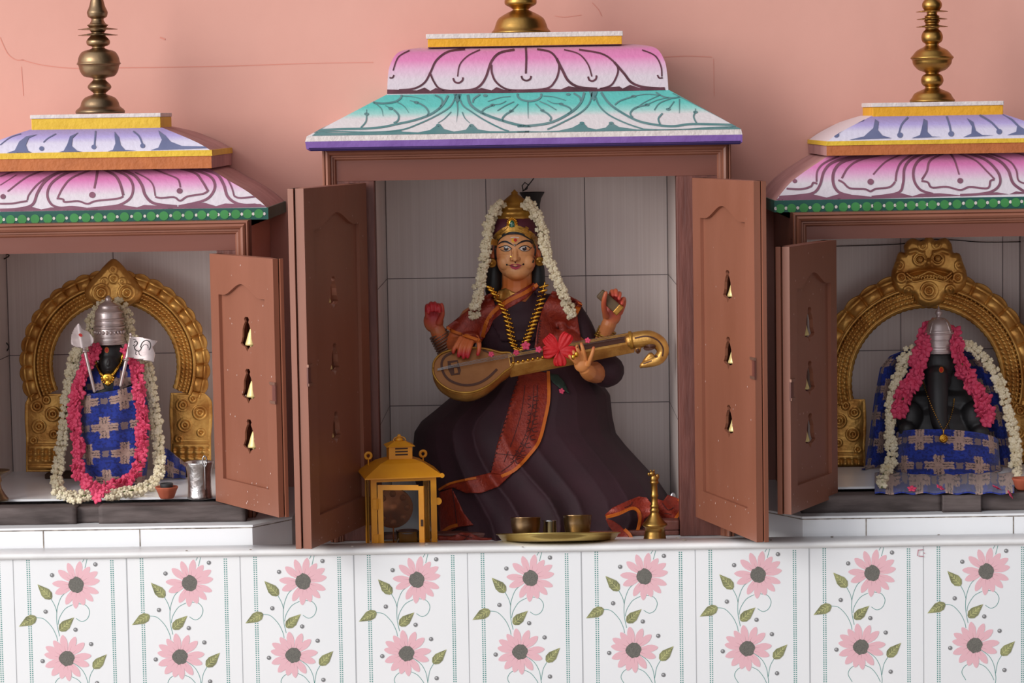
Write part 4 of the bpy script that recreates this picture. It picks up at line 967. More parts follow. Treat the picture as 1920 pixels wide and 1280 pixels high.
e = MB(); e.ell(cg + Vector((0, -.0035, 0)), (5.2 * k, .003, 9.2 * k), 20); e.build('green_gem', 'emerald', cr)

# ---- sari bodice and skirt
sb = MB()
ellp(sb, 975, 645, .46, 80, 82, 62); ellp(sb, 974, 606, .455, 62, 50, 56); tubep(sb, [(893, 597, .455), (925, 582, .455), (1030, 576, .455), (1072, 588, .455)], [22, 25, 26, 24]); ellp(sb, 985, 715, .46, 84, 56, 74)
tubep(sb, [(1073, 590, .458), (1092, 625, .46), (1104, 680, .455)], [24, 25, 28]); tubep(sb, [(1112, 690, .45), (1138, 694, .40)], [28, 33])
tubep(sb, [(890, 600, .455), (868, 640, .44), (866, 662, .42)], [24, 24, 18])
bod = sb.build('sari_bodice', 'plum_cloth', st); remesh(bod, .0022, 4)
XL = [(680, 925), (705, 892), (725, 868), (745, 846), (770, 816), (790, 791), (810, 778), (850, 774), (900, 779), (950, 795), (1014, 815)]
XR = [(680, 1092), (705, 1118), (740, 1143), (780, 1147), (812, 1154), (835, 1172), (860, 1195), (900, 1232), (935, 1256), (975, 1262), (1014, 1240)]
YF = [(680, .40), (720, .355), (760, .325), (820, .285), (900, .245), (1014, .205)]
YB = [(680, .50), (760, .53), (1014, .56)]
def skirt(u, v):
    py = 680 + 338 * v; a = interp(XL, py); b = interp(XR, py); ph = math.pi * (u * 1.16 - .08)
    c = math.cos(ph); s = max(math.sin(ph), -.3)
    yf = interp(YF, py); yb = interp(YB, py)
    Y = yb - (yb - yf) * (abs(s) ** (.8 - .52 * max(0, v - .3) / .7) * (1 if s > 0 else -1))
    g = .35 + v * 1.0
    q = u * 46 + 1.6 * math.sin(v * 2.2 + u * 4) + (u - .5) * 4 * v + 1.2 * mnoise.noise(Vector((u * 4, v * 1.6, 7)))
    fold = ((1 - abs(math.sin(q)) ** .6) * .021 * (.55 + .45 * math.sin(q * .31 + 2)) + .009 * math.sin(q * .37 + 1.7)) * g
    fold += .006 * mnoise.noise(Vector((u * 6, v * 3, 2)))
    px = (a + b) / 2 - (b - a) / 2 * c
    px += 4 * g * math.sin(q * .9 + 1) * (1 - abs(c))
    return W(px, py, Y - fold * max(s, 0) + .006)
sk = MB(); sk.grid(skirt, 260, 110); sko = sk.build('sari_skirt', 'plum_cloth', st, solid=.002)
cb = bvh_of([sko, bod, bo])
def cl(o, Y=.30): return lambda a, b: hit(cb, a, b, o, Y)
def cloth(name, poly, o, mats='red_zari', step=5, solid=.0016, edge=None, deco=None, fn=None, parent=st):
    mb = MB(); f = fn or cl(o); drape(mb, poly, f, 0, step)
    for pts, wd in (edge or []): stroke(mb, pts, wd, (lambda a, b: f(a, b) - ray(a, b) * .0014), 1)
    for pts, wd in (deco or []): stroke(mb, pts, wd, (lambda a, b: f(a, b) - ray(a, b) * .0012), 2)
    return mb.build(name, [mats, 'orange_edge', 'line_dark'], parent, solid=solid, weld=False)
zg = []
for i in range(26):
    t = i / 25; x0 = 1016 - 4 * t - 44 * max(0, t - .55) ** 1.0 * 1.6; y0 = 742 + 122 * t
    if i % 3 == 0: zg.append(([(x0 - 26, y0), (x0 - 20, y0 + 4), (x0 - 26, y0 + 8)], 1)); zg.append(([(x0 - 8, y0), (x0 - 16, y0 + 3), (x0 - 14, y0 + 9), (x0 - 6, y0 + 8)], 1.1))
zg += [([(1008, 722), (1004, 770), (990, 820), (966, 862), (940, 884)], 1), ([(984, 722), (978, 770), (963, 820), (945, 866)], 1), ([(1001, 722), (997, 770), (983, 820), (960, 862)], .8), ([(927, 850), (960, 853), (984, 858)], 1)]
zg += [([(972 - i * 2.35, 712 + i * 8), (968.5 - i * 2.35, 714 + i * 8)], 1.6) for i in range(22)]
cloth('sari_border', [(974, 690), (972, 706), (960, 742), (945, 795), (932, 835), (920, 889), (945, 893), (962, 886), (985, 866), (1003, 842), (1016, 812), (1027, 775), (1031, 740), (1031, 700)], .004,
      edge=[([(1028, 696), (1029, 744), (1023, 781), (1011, 826), (992, 853), (966, 880), (940, 893)], 6)], deco=zg)
cloth('sari_border', [(920, 886), (868, 898), (842, 905), (823, 919), (850, 914), (874, 924), (902, 924), (935, 912), (962, 886), (945, 890)], .005, edge=[([(823, 918), (842, 907), (868, 900), (893, 896)], 4)])
cloth('sari_border', [(824, 923), (847, 915), (860, 940), (870, 962), (888, 984), (860, 988), (827, 1002), (822, 960)], .004, edge=[([(858, 984), (842, 989), (826, 1000)], 6)], deco=[([(848, 918), (853, 950), (857, 984)], 1.2)])
cloth('sari_border', [(822, 1004), (846, 1006), (866, 998), (884, 1000), (900, 1008), (936, 1009), (936, 1014), (822, 1016)], .004, fn=lambda a, b: W(a, b, .212 + .004 * math.sin(a * .13) - .003 * math.sin(b * .5)), deco=[([(860, 1002), (885, 1008)], 1), ([(870, 1012), (882, 1001)], 1)])
Tz = T2(900, 920, 4.8)
w1 = lambda a, b: W(a, b, .225 - .012 * math.sin((a - 1130) * .06) - .008 * math.cos((b - 960) * .12))
cloth('sari_border', Tz([(1125, 215), (1190, 155), (1330, 88), (1430, 50), (1500, 60), (1545, 115), (1535, 205), (1485, 250), (1450, 320), (1405, 390), (1425, 270), (1410, 185), (1360, 160), (1250, 205), (1140, 240)]), 0, fn=w1, step=3,
      edge=[(Tz([(1135, 236), (1250, 205), (1360, 158), (1415, 172), (1440, 225), (1430, 310), (1408, 388)]), 5.5)], deco=[(Tz([(1300, 150), (1350, 130), (1370, 100)]), 1)])
w2 = lambda a, b: W(a, b, .215 + .010 * math.sin((a + b) * .05))
cloth('sari_border', Tz([(1130, 250), (1200, 270), (1260, 310), (1320, 370), (1350, 440), (1240, 440), (1210, 380), (1160, 320)]), 0, fn=w2, step=3, edge=[(Tz([(1300, 345), (1345, 390), (1370, 440)]), 6)])
w3 = lambda a, b: W(a, b, .27 - .012 * math.sin((a - b) * .07))
cloth('sari_border', Tz([(1600, 75), (1650, 90), (1690, 35), (1770, 62), (1815, 85), (1835, 130), (1790, 200), (1740, 275), (1680, 320), (1640, 270), (1590, 210)]), 0, fn=w3, step=3, edge=[(Tz([(1785, 75), (1822, 115), (1800, 185), (1745, 270)]), 5)],
      deco=[(Tz([(1640, 110), (1690, 170), (1740, 150)]), 1), (Tz([(1660, 200), (1720, 210)]), 1)])
# shoulder drapes
cloth('sari_pallu', [(922, 548), (905, 556), (877, 582), (836, 613), (848, 622), (872, 630), (903, 641), (912, 625), (922, 600), (930, 580)], .004, fn=lambda a, b: hit(cb, a, b, .005, .43), edge=[([(838, 613), (850, 621), (873, 629), (902, 639)], 5)])
cloth('sari_pallu', [(1036, 545), (1062, 552), (1091, 567), (1082, 590), (1090, 640), (1082, 652), (1040, 655), (1002, 652), (1008, 610), (1018, 575)], .004, fn=lambda a, b: hit(cb, a, b, .006, .42), edge=[([(1088, 569), (1078, 589)], 9)],
      deco=[([(1012, 600), (1007, 645)], 1)] + [([(1011 - i * .5, 600 + i * 5), (1015 - i * .5, 602 + i * 5)], 1.2) for i in range(9)])
cloth('sari_drape', [(918, 596), (932, 578), (960, 562), (985, 566), (1008, 540), (1020, 545), (1020, 600), (1000, 640), (940, 640)], .003, mats='plum_cloth', fn=lambda a, b: hit(cb, a, b, .003, .42))
cloth('sari_pallu', [(1010, 538), (1000, 530), (960, 553), (930, 572), (912, 595), (903, 630), (915, 622), (925, 600), (950, 580), (985, 560)], .004, fn=lambda a, b: hit(cb, a, b, .004, .42), edge=[([(1008, 533), (985, 548), (950, 566), (925, 585), (912, 605), (905, 632)], 7)])
cloth('blouse_yoke', [(935, 545), (948, 540), (975, 553), (962, 556), (935, 568), (925, 562)], .003, mats='gold_relief', fn=lambda a, b: hit(cb, a, b, .003, .42))
mat('green_cloth', (32, 50, 40), .7)
cloth('sari_sash', [(1026, 700), (1046, 702), (1058, 716), (1068, 738), (1052, 730), (1036, 716)], .004, mats='green_cloth')
# bangles
def bangles(name, pts, r, n, m, Yb):
    mb = MB()
    for i in range(n):
        t = i / max(1, n - 1); c = W(pts[0][0] + (pts[1][0] - pts[0][0]) * t, pts[0][1] + (pts[1][1] - pts[0][1]) * t, Yb)
        ax = (W(*pts[1], Yb) - W(*pts[0], Yb)).normalized(); X = ax.orthogonal().normalized(); Z = ax.cross(X)
        rr = (r[0] + (r[1] - r[0]) * t) * mpp(Yb)
        ring = [c + X * rr * math.cos(a) + Z * rr * math.sin(a) for a in [2 * math.pi * q / 26 for q in range(27)]]
        mb.tube(ring, .0022, 6, caps=False)
    mb.build(name, m, st)
mat('bangle_brown', (128, 96, 80), .4, .4)
bangles('bangle_stack', [(822, 626), (846, 666)], (17.5, 21), 10, 'bangle_brown', .437); bangles('bangle_stack', [(1139, 618), (1132, 634)], (16.5, 17), 5, 'gold_paint', .443)
for p, q in (((1077, 669), (1073, 667)), ((1083, 664), (1080, 662))):
    mb = MB(); c = W(p[0] - 2, p[1], .290); mb.ell(c, (.0042, .0035, .0055), 12); mb.build('finger_ring', 'gold', st)

# ================================================================== LUTE
k3 = mpp(.31)
lu = thing('long_lute', 'gold and brown painted lute with round body and curled beast-head neck, held across the statue', 'lute', tuple(W(880, 720, .31)))
nB = Vector((.0, -.86, .51)).normalized(); pB = W(880, 695, .292)
# plane also turns so the neck runs back a little
nB = (Matrix.Rotation(.10, 3, 'Z') @ nB)
bf = lambda o: (lambda a, b: ray_plane(a, b, pB, nB) + nB * o)
outl = smoothline([(812, 690), (815, 676), (828, 663), (850, 656), (885, 652), (915, 655), (938, 661), (958, 663), (962, 684), (945, 698), (930, 712), (908, 727), (880, 736), (850, 733), (826, 720), (814, 704)], 5, closed=True)
mb = MB(); fill(mb, outl, bf(0), 0)
n = len(outl); ctr = sum((bf(0)(*p) for p in outl), Vector()) / n
prev = [bf(0)(*p) for p in outl]
dn = (-nB * .6 + Vector((0, .2, -.75))).normalized()
for s_, dz in ((1.0, .006), (1.005, .013), (.97, .021), (.88, .029), (.72, .035), (.5, .039), (.2, .041)):
    cur = [ctr + (bf(0)(*p) - ctr) * s_ + dn * dz for p in outl]
    mb.add(prev + cur, [(i, (i + 1) % n, (i + 1) % n + n, i + n) for i in range(n)], 1, True); prev = cur
mb.add(prev, [tuple(range(n))], 1)
mat('lute_top', (158, 104, 56), .45, .3, rgb2=(140, 88, 44), nscale=12, bump=.15)
mat('lute_dark', (78, 42, 26), .5, .2)
lb = mb.build('sound_body', ['lute_top', 'gold_relief'], lu, weld=True)
mb = MB(); rimp = outl + [outl[0]]
for i in range(len(rimp) - 1): pass
mb.tube([bf(.001)(*p) for p in rimp], .0022, 8, caps=False); mb.build('rim', 'gold_paint', lb)
mb = MB()
stroke(mb, [(852, 660), (835, 668), (828, 682), (832, 700), (845, 714), (870, 722), (895, 719), (915, 708), (932, 692)], 4.5, bf(.0008)); stroke(mb, [(905, 656), (918, 662), (925, 668)], 3, bf(.0008))
fill(mb, [(839, 677), (858, 675), (864, 694), (862, 702), (846, 704), (840, 692)], bf(.0008)); fill(mb, [(851, 690), (857, 690), (859, 699), (852, 701)], bf(.0014), 1); fill(mb, [(845, 681), (857, 679), (858, 685), (846, 687)], bf(.0014), 1)
mb.build('inlay', ['lute_dark', 'lute_top'], lb, weld=False)
nk = MB()
tp = [(952, 664), (1186, 622), (1190, 643), (956, 686)]
A4 = [bf(.001)(*p) for p in tp]; dv = Vector((0, .010, -.024)); dv2 = Vector((0, .012, -.020))
nk.hexa([A4[3] + dv, A4[2] + dv2, A4[1] + dv2, A4[0] + dv, A4[3], A4[2], A4[1], A4[0]])
lu_n = nk.build('neck', 'gold_relief', lu, bevel=.0015)
mb = MB(); stroke(mb, [(956, 676), (1060, 657), (1186, 634)], 11, bf(.0016), 0); mb.build('fingerboard', 'lute_dark', lu_n)
for i in range(15):
    mb = MB(); x = 962 + i * 9.2; y = 681 - i * 1.72; mb.ell(bf(.003)(x, y), (.0032, .0028, .0028), 10); mb.build('fret', 'gold', lu_n)
mb = MB()
for d in (-4, -1.5, 1.5, 4): mb.tube([bf(.003)(820, 694 + d * .4), bf(.006)(852, 688 + d * .6), bf(.006)(1000, 660 + d), bf(.006)(1180, 630 + d)], .0004, 5)
mb.build('strings', 'steel', lu)
hd = MB()
Yh = (bf(0)(1188, 635)).y + .002
tubep(hd, [(1184, 638, Yh), (1200, 636, Yh - .002), (1218, 635, Yh - .004), (1236, 643, Yh - .005), (1243, 658, Yh - .006), (1236, 672, Yh - .007), (1222, 679, Yh - .008), (1206, 684, Yh - .008), (1202, 687, Yh - .008)], [15, 16, 16, 14, 11.5, 11, 9, 6, 3.5], 18)
tubep(hd, [(1220, 666, Yh - .006), (1212, 674, Yh - .006), (1206, 680, Yh - .006)], [6, 5, 3]); ellp(hd, 1196, 655, Yh - .003, 6, 8, 6)
hdo = hd.build('beast_head', 'gold_relief', lu); remesh(hdo, .0014, 2)
hdb = bvh_of(hdo)
mb = MB(); hf = lambda a, b: hit(hdb, a, b, .0008, Yh - .018)
stroke(mb, [(1190, 634), (1212, 630), (1232, 637), (1243, 652), (1242, 668)], 3, hf); blob(mb, (1218, 651), 12, 6, hf, 0, 14, rot=-.2); blob(mb, (1230, 668), 3, 2.4, hf, 0); blob(mb, (1196, 658), 4, 5, hf, 0); stroke(mb, [(1206, 682), (1222, 676)], 2, hf)
mb.build('painted_detail', 'lute_dark', hdo, weld=False)
mb = MB(); mb.lathe([(17 * k3, 0), (17.5 * k3, .003), (17 * k3, .006)], W(1180, 638, Yh), 20, axis=Vector((1, 0, .12))); mb.build('neck_collar', 'gold_paint', lu)
# ---- palm leaf book in the raised hand
mb = MB()
a = W(1124, 549, .402); b = W(1162, 583, .398); ax = (b - a); L = ax.length; ax.normalize(); v = Vector((ax.z, 0, -ax.x)); d = Vector((0, 1, 0))
pts = [a + v * s * .0098 + d * t for s, t in ((-1, -.006), (1, -.006), (1, .006), (-1, .006))]; pts2 = [q + ax * L for q in pts]
mb.hexa([pts[0], pts[1], pts[2], pts[3], pts2[0], pts2[1], pts2[2], pts2[3]]); mbk = MB(); q2 = [q + ax * (L * .82) - d * .0005 for q in pts]; q3 = [q + ax * (L * 1.02) for q in pts]
bk = tag(mb.build('palm_leaf_book', 'wood_book', None, bevel=.003), 'small brown palm leaf book held in the raised hand on the right', 'book')
mb = MB(); sc = [(q - (a + ax * L * .9)) * 1.08 + (a + ax * L * .9) for q in q2 + q3]; mb.hexa(sc); mb.build('gilt_end', 'gold_paint', bk, bevel=.002)
# ---- gold necklace
nkl = thing('gold_necklace', 'long gold necklace of leaf-shaped beads hanging on the goddess statue', 'necklace', tuple(W(968, 600, .40)))
strand = [(1022, 528), (1017, 548), (1012, 570), (1004, 592), (997, 612), (989, 632), (982, 648), (974, 657), (966, 652), (959, 634), (955, 612), (949, 590), (940, 570), (928, 552), (916, 536)]
SL = smoothline(strand, 8); acc = 0; last = SL[0]; beads = []
for q in SL[1:]:
    acc += (q - last).length; last = q
    if acc > 6.2: beads.append(q.copy()); acc = 0
mb = MB(); ptsn = []
for q in SL[::2]:
    ptsn.append(hit(cb, q.x, q.y, .006, .41))
mb.tube(ptsn, .0012, 6, caps=False); mb.build('chain', 'gold', nkl)
leafm = MB(); leafm.ell((.0016, 0, 0), (.0084, .0026, .0029), 12); leafm.ell((-.0072, -.001, 0), (.0022, .0022, .0022), 8); leafm.ell((-.0035, -.002, .0), (.0022, .0020, .0022), 8); lm = None
for i, q in enumerate(beads):
    sgn = -1 if q.x < 972 else 1
    pos = hit(cb, q.x, q.y, .008, .41)
    if lm is None: o = leafm.build('leaf_bead', 'gold', nkl); lm = o.data
    else: o = bpy.data.objects.new('leaf_bead', lm); COL.objects.link(o); o.parent = nkl
    o.data = lm
    if i == 0:
        for v_ in lm.vertices: v_.co += parent_world(nkl)
    o.location = pos - parent_world(nkl)
    if sgn < 0: o.rotation_euler = (0, math.pi + .35, 0)
    else: o.rotation_euler = (0, -.25, 0)

# ================================================================== FLOWERS
def bud_mesh():
    mb = MB(); rnd = random.Random(5)
    mb.ell((0, 0, 0), (1, 1, 1.0), 10)
    for i in range(5):
        a = i * 1.2566; mb.ell((.75 * math.cos(a), -.35, .75 * math.sin(a)), (.5, .5, .5), 8)
    return mb
def petal_flower(nu=6):
    """five pointed petals around a small cup, radius 1, facing -Y"""
    mb = MB()
    for i in range(5):
        a = i * 2 * math.pi / 5 + .2; dx, dz = math.cos(a), math.sin(a); tx, tz = -dz, dx
        def fn(u, v):
            r = .08 + v * .92; w_ = math.sin(math.pi * min(1, .12 + v * .82)) ** .8 * .42
            s = (u - .5) * 2 * w_; yy = -.12 - .25 * v + .25 * v * v + .12 * (2 * u - 1) ** 2
            return Vector((dx * r + tx * s, yy, dz * r + tz * s))
        mb.grid(fn, 4, 5)
    mb.ell((0, -.12, 0), (.14, .16, .14), 8)
    return mb
SH = {}
def shared(key, mbuild, matn, solid=0):
    if key not in SH:
        o = mbuild.build(key, matn, None)
        if solid:
            s_ = o.modifiers.new('s', 'SOLIDIFY'); s_.thickness = solid; bake(o)
        SH[key] = o.data; bpy.data.objects.remove(o)
    return SH[key]
def place(name, data, parent, pos, scale, rot):
    o = bpy.data.objects.new(name, data); COL.objects.link(o); o.parent = parent
    o.location = pos - parent_world(parent) if parent else pos; o.scale = (scale,) * 3; o.rotation_euler = rot
    return o
def garland(name, label, paths, width, size, data, matn, fn, rows, step, seed, part='blossom', loc=None, cat='garland', string='green_stem', jit=.6, lift=.0):
    """blossoms strung along each path (pixels), laid by fn(px,py)->point"""
    rnd = random.Random(seed); pos = []
    for p in paths:
        L = smoothline(p, 10); acc = 99; last = L[0]
        for i, q in enumerate(L[1:]):
            acc += (q - last).length; d = q - last; last = q
            if acc >= step:
                acc = 0; d.normalize(); nn = Vector((-d.y, d.x))
                for r_ in range(rows):
                    off = ((r_ + .5) / rows - .5) * width + rnd.uniform(-1, 1) * jit
                    x = q.x + nn.x * off + d.x * rnd.uniform(-1, 1) * step * .3; y = q.y + nn.y * off + d.y * rnd.uniform(-1, 1) * step * .3
                    c = fn(x, y)
                    if c is None: continue
                    h = 1 - (2 * abs(off) / width) ** 2 if width else 0
                    pos.append((c + Vector((0, -lift * max(0, h), 0)), size * rnd.uniform(.8, 1.2)))
    base = loc or (sum((q[0] for q in pos), Vector()) / len(pos))
    g = thing(name, label, cat, tuple(base))
    mb = MB()
    for p in paths:
        L = smoothline(p, 3); mb.tube([fn(q.x, q.y) + Vector((0, .002, 0)) for q in L], .0015, 6)
    mb.build('string', string, g)
    rnd.shuffle(pos)
    for c, s_ in pos[:96]: place(part, data, g, c, s_, (rnd.uniform(-.9, .9), rnd.uniform(0, 6.28), rnd.uniform(-.9, .9)))
    if len(pos) > 96:
        V = [v_.co.copy() for v_ in data.vertices]; Fc = [tuple(p_.vertices) for p_ in data.polygons]; mb = MB()
        for c, s_ in pos[96:]:
            from mathutils import Euler
            R_ = Euler((rnd.uniform(-.9, .9), rnd.uniform(0, 6.28), rnd.uniform(-.9, .9))).to_matrix() * s_
            mb.add([c + R_ @ v_ for v_ in V], Fc, 0, True)
        o = mb.build(part + 's', matn, g, weld=False); o['kind'] = 'stuff'
    return g
bud = shared('blossom', bud_mesh(), 'white_bud')
pf = shared('pink_flower', petal_flower(), 'pink_flower', .03)
allc = bvh_of([bo, bod, sko, hair] + [o for o in st.children if o.name.startswith('crown')])
def gfn(off, Y0): return lambda a, b: (hit(allc, a, b, off, Y0) if hit(allc, a, b) is not None and hit(allc, a, b).y < Y0 + .03 else W(a, b, Y0))
garland('jasmine_garland', 'white jasmine garland hanging from the crown down both sides of the goddess statue',
        [[(940, 380), (927, 398), (918, 422), (914, 450), (910, 475), (905, 505), (899, 535), (894, 562), (890, 585), (888, 600)], [(985, 378), (1000, 392), (1012, 420), (1020, 450), (1028, 485), (1040, 515), (1054, 548), (1068, 578), (1074, 596)]],
        17, .0052, bud, 'white_bud', gfn(.006, .41), 3, 6.6, 3, lift=.006, jit=2.2)
# hibiscus
def hib():
    c = W(1048, 657, .310); f = thing('hibiscus_flower', 'large red hibiscus flower tucked at the strings of the lute', 'flower', tuple(c))
    k = mpp(.31)
    for tx_, ty_ in ((1026, 632), (1069, 627), (1083, 664), (1052, 688), (1020, 662)):
        d = Vector((tx_ - 1050, ty_ - 659)); L = d.length; d.normalize(); nn = Vector((-d.y, d.x)); mb = MB()
        def fn(u, v):
            r = L * v; wd = 12.5 * math.sin(math.pi * min(1, .03 + v * .66)) ** 1.1 * (1 if v < .98 else .9); s = (u - .5) * 2
            x = d.x * r + nn.x * s * wd; y = d.y * r + nn.y * s * wd
            ru = (.0022 * math.sin(s * 9) * v * v)
            return c + Vector((x * k, -.004 - .010 * v + .008 * v * v + .003 * s * s * v + ru, -y * k))
        mb.grid(fn, 16, 12); mb.build('petal', 'red_flower', f, solid=.0005)
    mb = MB(); a = c + Vector((0, -.004, 0)); b = c + Vector((-.008, -.028, -.018))
    mb.tube([a, a.lerp(b, .5) + Vector((0, -.003, 0)), b], [.0016, .0012, .0008], 8)
    for i in range(8): mb.ell(b + Vector((random.uniform(-.002, .002), random.uniform(-.003, .003), random.uniform(-.001, .006))), (.0009, .0009, .0009), 6)
    mb.build('stamen', 'red_flower', f)
hib()
for (x, y, s_, Y, lab) in ((921, 664, 6, .285, 'small pink flower on the round body of the lute'), (968, 661, 6.5, .292, 'small pink flower at the foot of the gold necklace, left of two'), (986, 648, 9, .30, 'pink flower tuck above the strings where the gold necklace ends'),
                     (1010, 655, 7, .292, 'small pink flower left of the red hibiscus on the lute neck'), (1102, 638, 6, .30, 'small pink flower right of the red hibiscus on the lute neck'), (1053, 733, 6, .31, 'small pink flower lying in the lap folds below the hibiscus')):
    c = W(x, y, Y)
    if y > 700: c = hit(cb, x, y, .004, Y)
    fl = thing('pink_blossom', lab.replace(' tuck ', ' tucked '), 'flower', tuple(c))
    place('petals', pf, fl, c, s_ * mpp(Y), (random.uniform(-.5, .5), random.uniform(0, 3), random.uniform(-.3, .3)))
    mb = MB(); mb.tube([c + Vector((0, .0005, 0)), c + Vector((.001, .004, -.003))], .0007, 6); mb.build('stem', 'green_stem', fl)
# ================================================================== ARCHES AND STONE IDOLS
def onz(px, py, z):
    d = ray(px, py); return CAM + d * ((z - CAM.z) / d.z)
def arch(label, cx_, cy_, rin, rout, Y, a0, a1, loc, legs, crest, spirals, n_leaf, base):
    k = mpp(Y); A_ = thing('gold_arch', label, 'arch', tuple(loc))
    C0 = W(cx_, cy_, Y)
    def h(s, th, n):
        rope = lambda c, w_, f, am: max(0, 1 - abs(s - c) / w_) ** .5 * am * (1 + .45 * math.sin(th * f + s * 30))
        v = 0
        if s < .10: v = .0045
        v += rope(.19, .07, 95, .004) + rope(.33, .06, 150, .0032) + rope(.45, .05, 120, .0036)
        if .53 < s < .60: v += .0055
        if s >= .6:
            ph = th * n_leaf; q = (s - .6) / .34
            v += .0075 * abs(math.sin(ph)) ** .7 * math.sin(math.pi * min(1, max(0, q))) ** .6 + (.004 if q > .85 else 0) - .002 * (1 if abs(math.sin(ph)) < .25 else 0)
        return v + .008 * math.sin(math.pi * s)
    mb = MB(); NT, NR = 520, 46
    def fn(u, v):
        th = a0 + (a1 - a0) * u; s = v
        r = rin + (rout - rin) * s
        if s > .97: r += 5 * abs(math.sin(th * n_leaf)) ** .8 - 1
        if s < .02: r -= 1.5 * abs(math.sin(th * 40))
        return C0 + Vector((r * k * math.cos(th), -h(s, th, n_leaf), r * k * math.sin(th)))
    mb.grid(fn, NT, NR); mb.build('arch_band', 'gold_relief', A_, solid=.003)
    for x0, x1, y0, y1, sg in legs:
        mb = MB()
        def fl(u, v):
            px = x0 + (x1 - x0) * u; py = y0 + (y1 - y0) * v
            if v < .55:
                if v < .14:
                    q_ = (1 - v / .14) ** 2 * 14
                    if (sg > 0 and u < .5): px += q_ * (1 - 2 * u)
                    if (sg < 0 and u > .5): px -= q_ * (2 * u - 1)
                bulge = 6 * math.sin(math.pi * v / .55) * (1 if u > .5 else -1) * (abs(u - .5) * 2) ** 3; px += bulge * .4
            hh = .006 * math.sin(math.pi * u) ** .5
            for cx2, cy2, rr in spirals:
                d = math.hypot((u - cx2) * (x1 - x0), (v - cy2) * (y1 - y0)); 
                if d < rr: hh += .0045 * (.5 + .5 * math.cos(d * 1.05)) * (1 - d / rr) ** .3
            if v > .62: hh += .0035 * (.5 + .5 * math.sin(v * 75)) + .0018 * math.sin(u * 32) * (1 if .7 < v < .86 else 0)
            if u < .06 or u > .94 or v > .97 or v < .02: hh = .003
            return W(px, py, Y - .002 - hh)
        mb.grid(fl, 60, 110); mb.build('arch_leg', 'gold_relief', A_, solid=.003)
    ctr, outline, hf = crest
    mb = MB(); drape(mb, outline, lambda a, b: W(a, b, Y - .012 - hf(a, b)), 0, 1.6)
    cr = mb.build('arch_crest', 'gold_relief', A_, solid=.003)
    for x0, x1, y0, y1 in base:
        mb = MB(); p = W(x0, y1, Y); q = W(x1, y0, Y); mb.box(p.x, q.x, Y - .022, Y + .03, .0602, max(p.z, q.z)); mb.build('arch_foot', 'rust', A_, bevel=.002)
    return A_, cr
def rip(a, b, x, y, r, am, f=1.0):
    d = math.hypot(a - x, b - y); return am * (.5 + .5 * math.cos(d * f)) * max(0, 1 - d / r) ** .35 if d < r else 0
def inside_dist(poly, a, b):
    return min(((Vector((a, b)) - ( (lambda p, q: p + (q - p) * max(0, min(1, (Vector((a, b)) - p).dot(q - p) / max(1e-6, (q - p).length_squared))))(Vector(poly[i]), Vector(poly[(i + 1) % len(poly)])))).length) for i in range(len(poly)))
polyL = [tuple(v) for v in smoothline([(213, 486), (226, 495), (242, 513), (254, 526), (267, 546), (260, 562), (240, 573), (226, 580), (213, 588), (200, 580), (186, 573), (166, 562), (159, 546), (172, 526), (184, 513), (200, 495)], 3, closed=True)]
def hL(a, b):
    e = min(1, inside_dist(polyL, a, b) / 9)
    return .012 * e ** .5 + rip(a, b, 190, 549, 17, .005, .8) + rip(a, b, 238, 549, 17, .005, .8) + rip(a, b, 213, 522, 12, .005, .9) + rip(a, b, 213, 505, 8, .003, 1) + rip(a, b, 196, 528, 8, .003, 1) + rip(a, b, 230, 528, 8, .003, 1) + rip(a, b, 213, 568, 9, .003, .9)
YL = .50
spir = [(.3, .16, 12), (.72, .26, 14), (.35, .42, 13), (.75, .52, 9), (.2, .6, 8), (.55, .08, 8)]
spirm = [(1 - a, b, c) for a, b, c in spir]
arch('embossed golden arch standing behind the idol in the left shrine, leaf-shaped crest', 216, 684, 118, 176, YL, -.39, math.pi + .39, W(216, 880, YL), [(49, 118, 738, 884, 1), (320, 396, 736, 880, -1)], ((213, 535), polyL, hL), spir, 19, [(88, 196, 884, 903), (340, 380, 880, 900)])
polyR = [tuple(v) for v in smoothline([(1742, 443), (1754, 452), (1772, 447), (1783, 458), (1786, 474), (1798, 476), (1804, 492), (1812, 516), (1806, 540), (1790, 549), (1772, 552), (1766, 566), (1742, 575), (1720, 566), (1713, 552), (1695, 550), (1679, 541), (1672, 515), (1680, 490), (1686, 474), (1697, 474), (1696, 460), (1710, 448), (1728, 453)], 3, closed=True)]
def hR(a, b):
    e = min(1, inside_dist(polyR, a, b) / 8)
    v = .013 * e ** .5
    for x in (1724, 1758): v += rip(a, b, x, 486, 13, .007, .55)
    v += rip(a, b, 1741, 492, 9, .008, .3)
    for x in (1716, 1766): v += .005 * math.exp(-((b - (470 + abs(a - x) * .25)) / 3) ** 2) * (1 if abs(a - x) < 18 else 0)
    m = b - (506 - ((a - 1742) / 34) ** 2 * -6)
    if abs(a - 1742) < 44: v -= .009 * math.exp(-(m / 4.5) ** 2); v += .004 * math.exp(-((m - 11) / 3.5) ** 2) * (1 + .5 * math.sin(a * 1.2))
    for x, y, r in ((1690, 520, 15), (1796, 520, 15), (1703, 545, 12), (1782, 543, 12), (1742, 545, 17), (1730, 460, 9), (1756, 458, 9), (1686, 497, 10), (1799, 497, 10)): v += rip(a, b, x, y, r, .005, .8)
    return v
_, crR = arch('large embossed golden arch with a beast face on top, in the right shrine', 1736, 716, 141, 208, YL, -.25, math.pi + .25, W(1736, 880, YL), [(1555, 1622, 748, 905, 1), (1862, 1935, 745, 900, -1)], ((1742, 505), polyR, hR), spirm, 17, [(1565, 1620, 905, 915), (1870, 1930, 898, 908)])

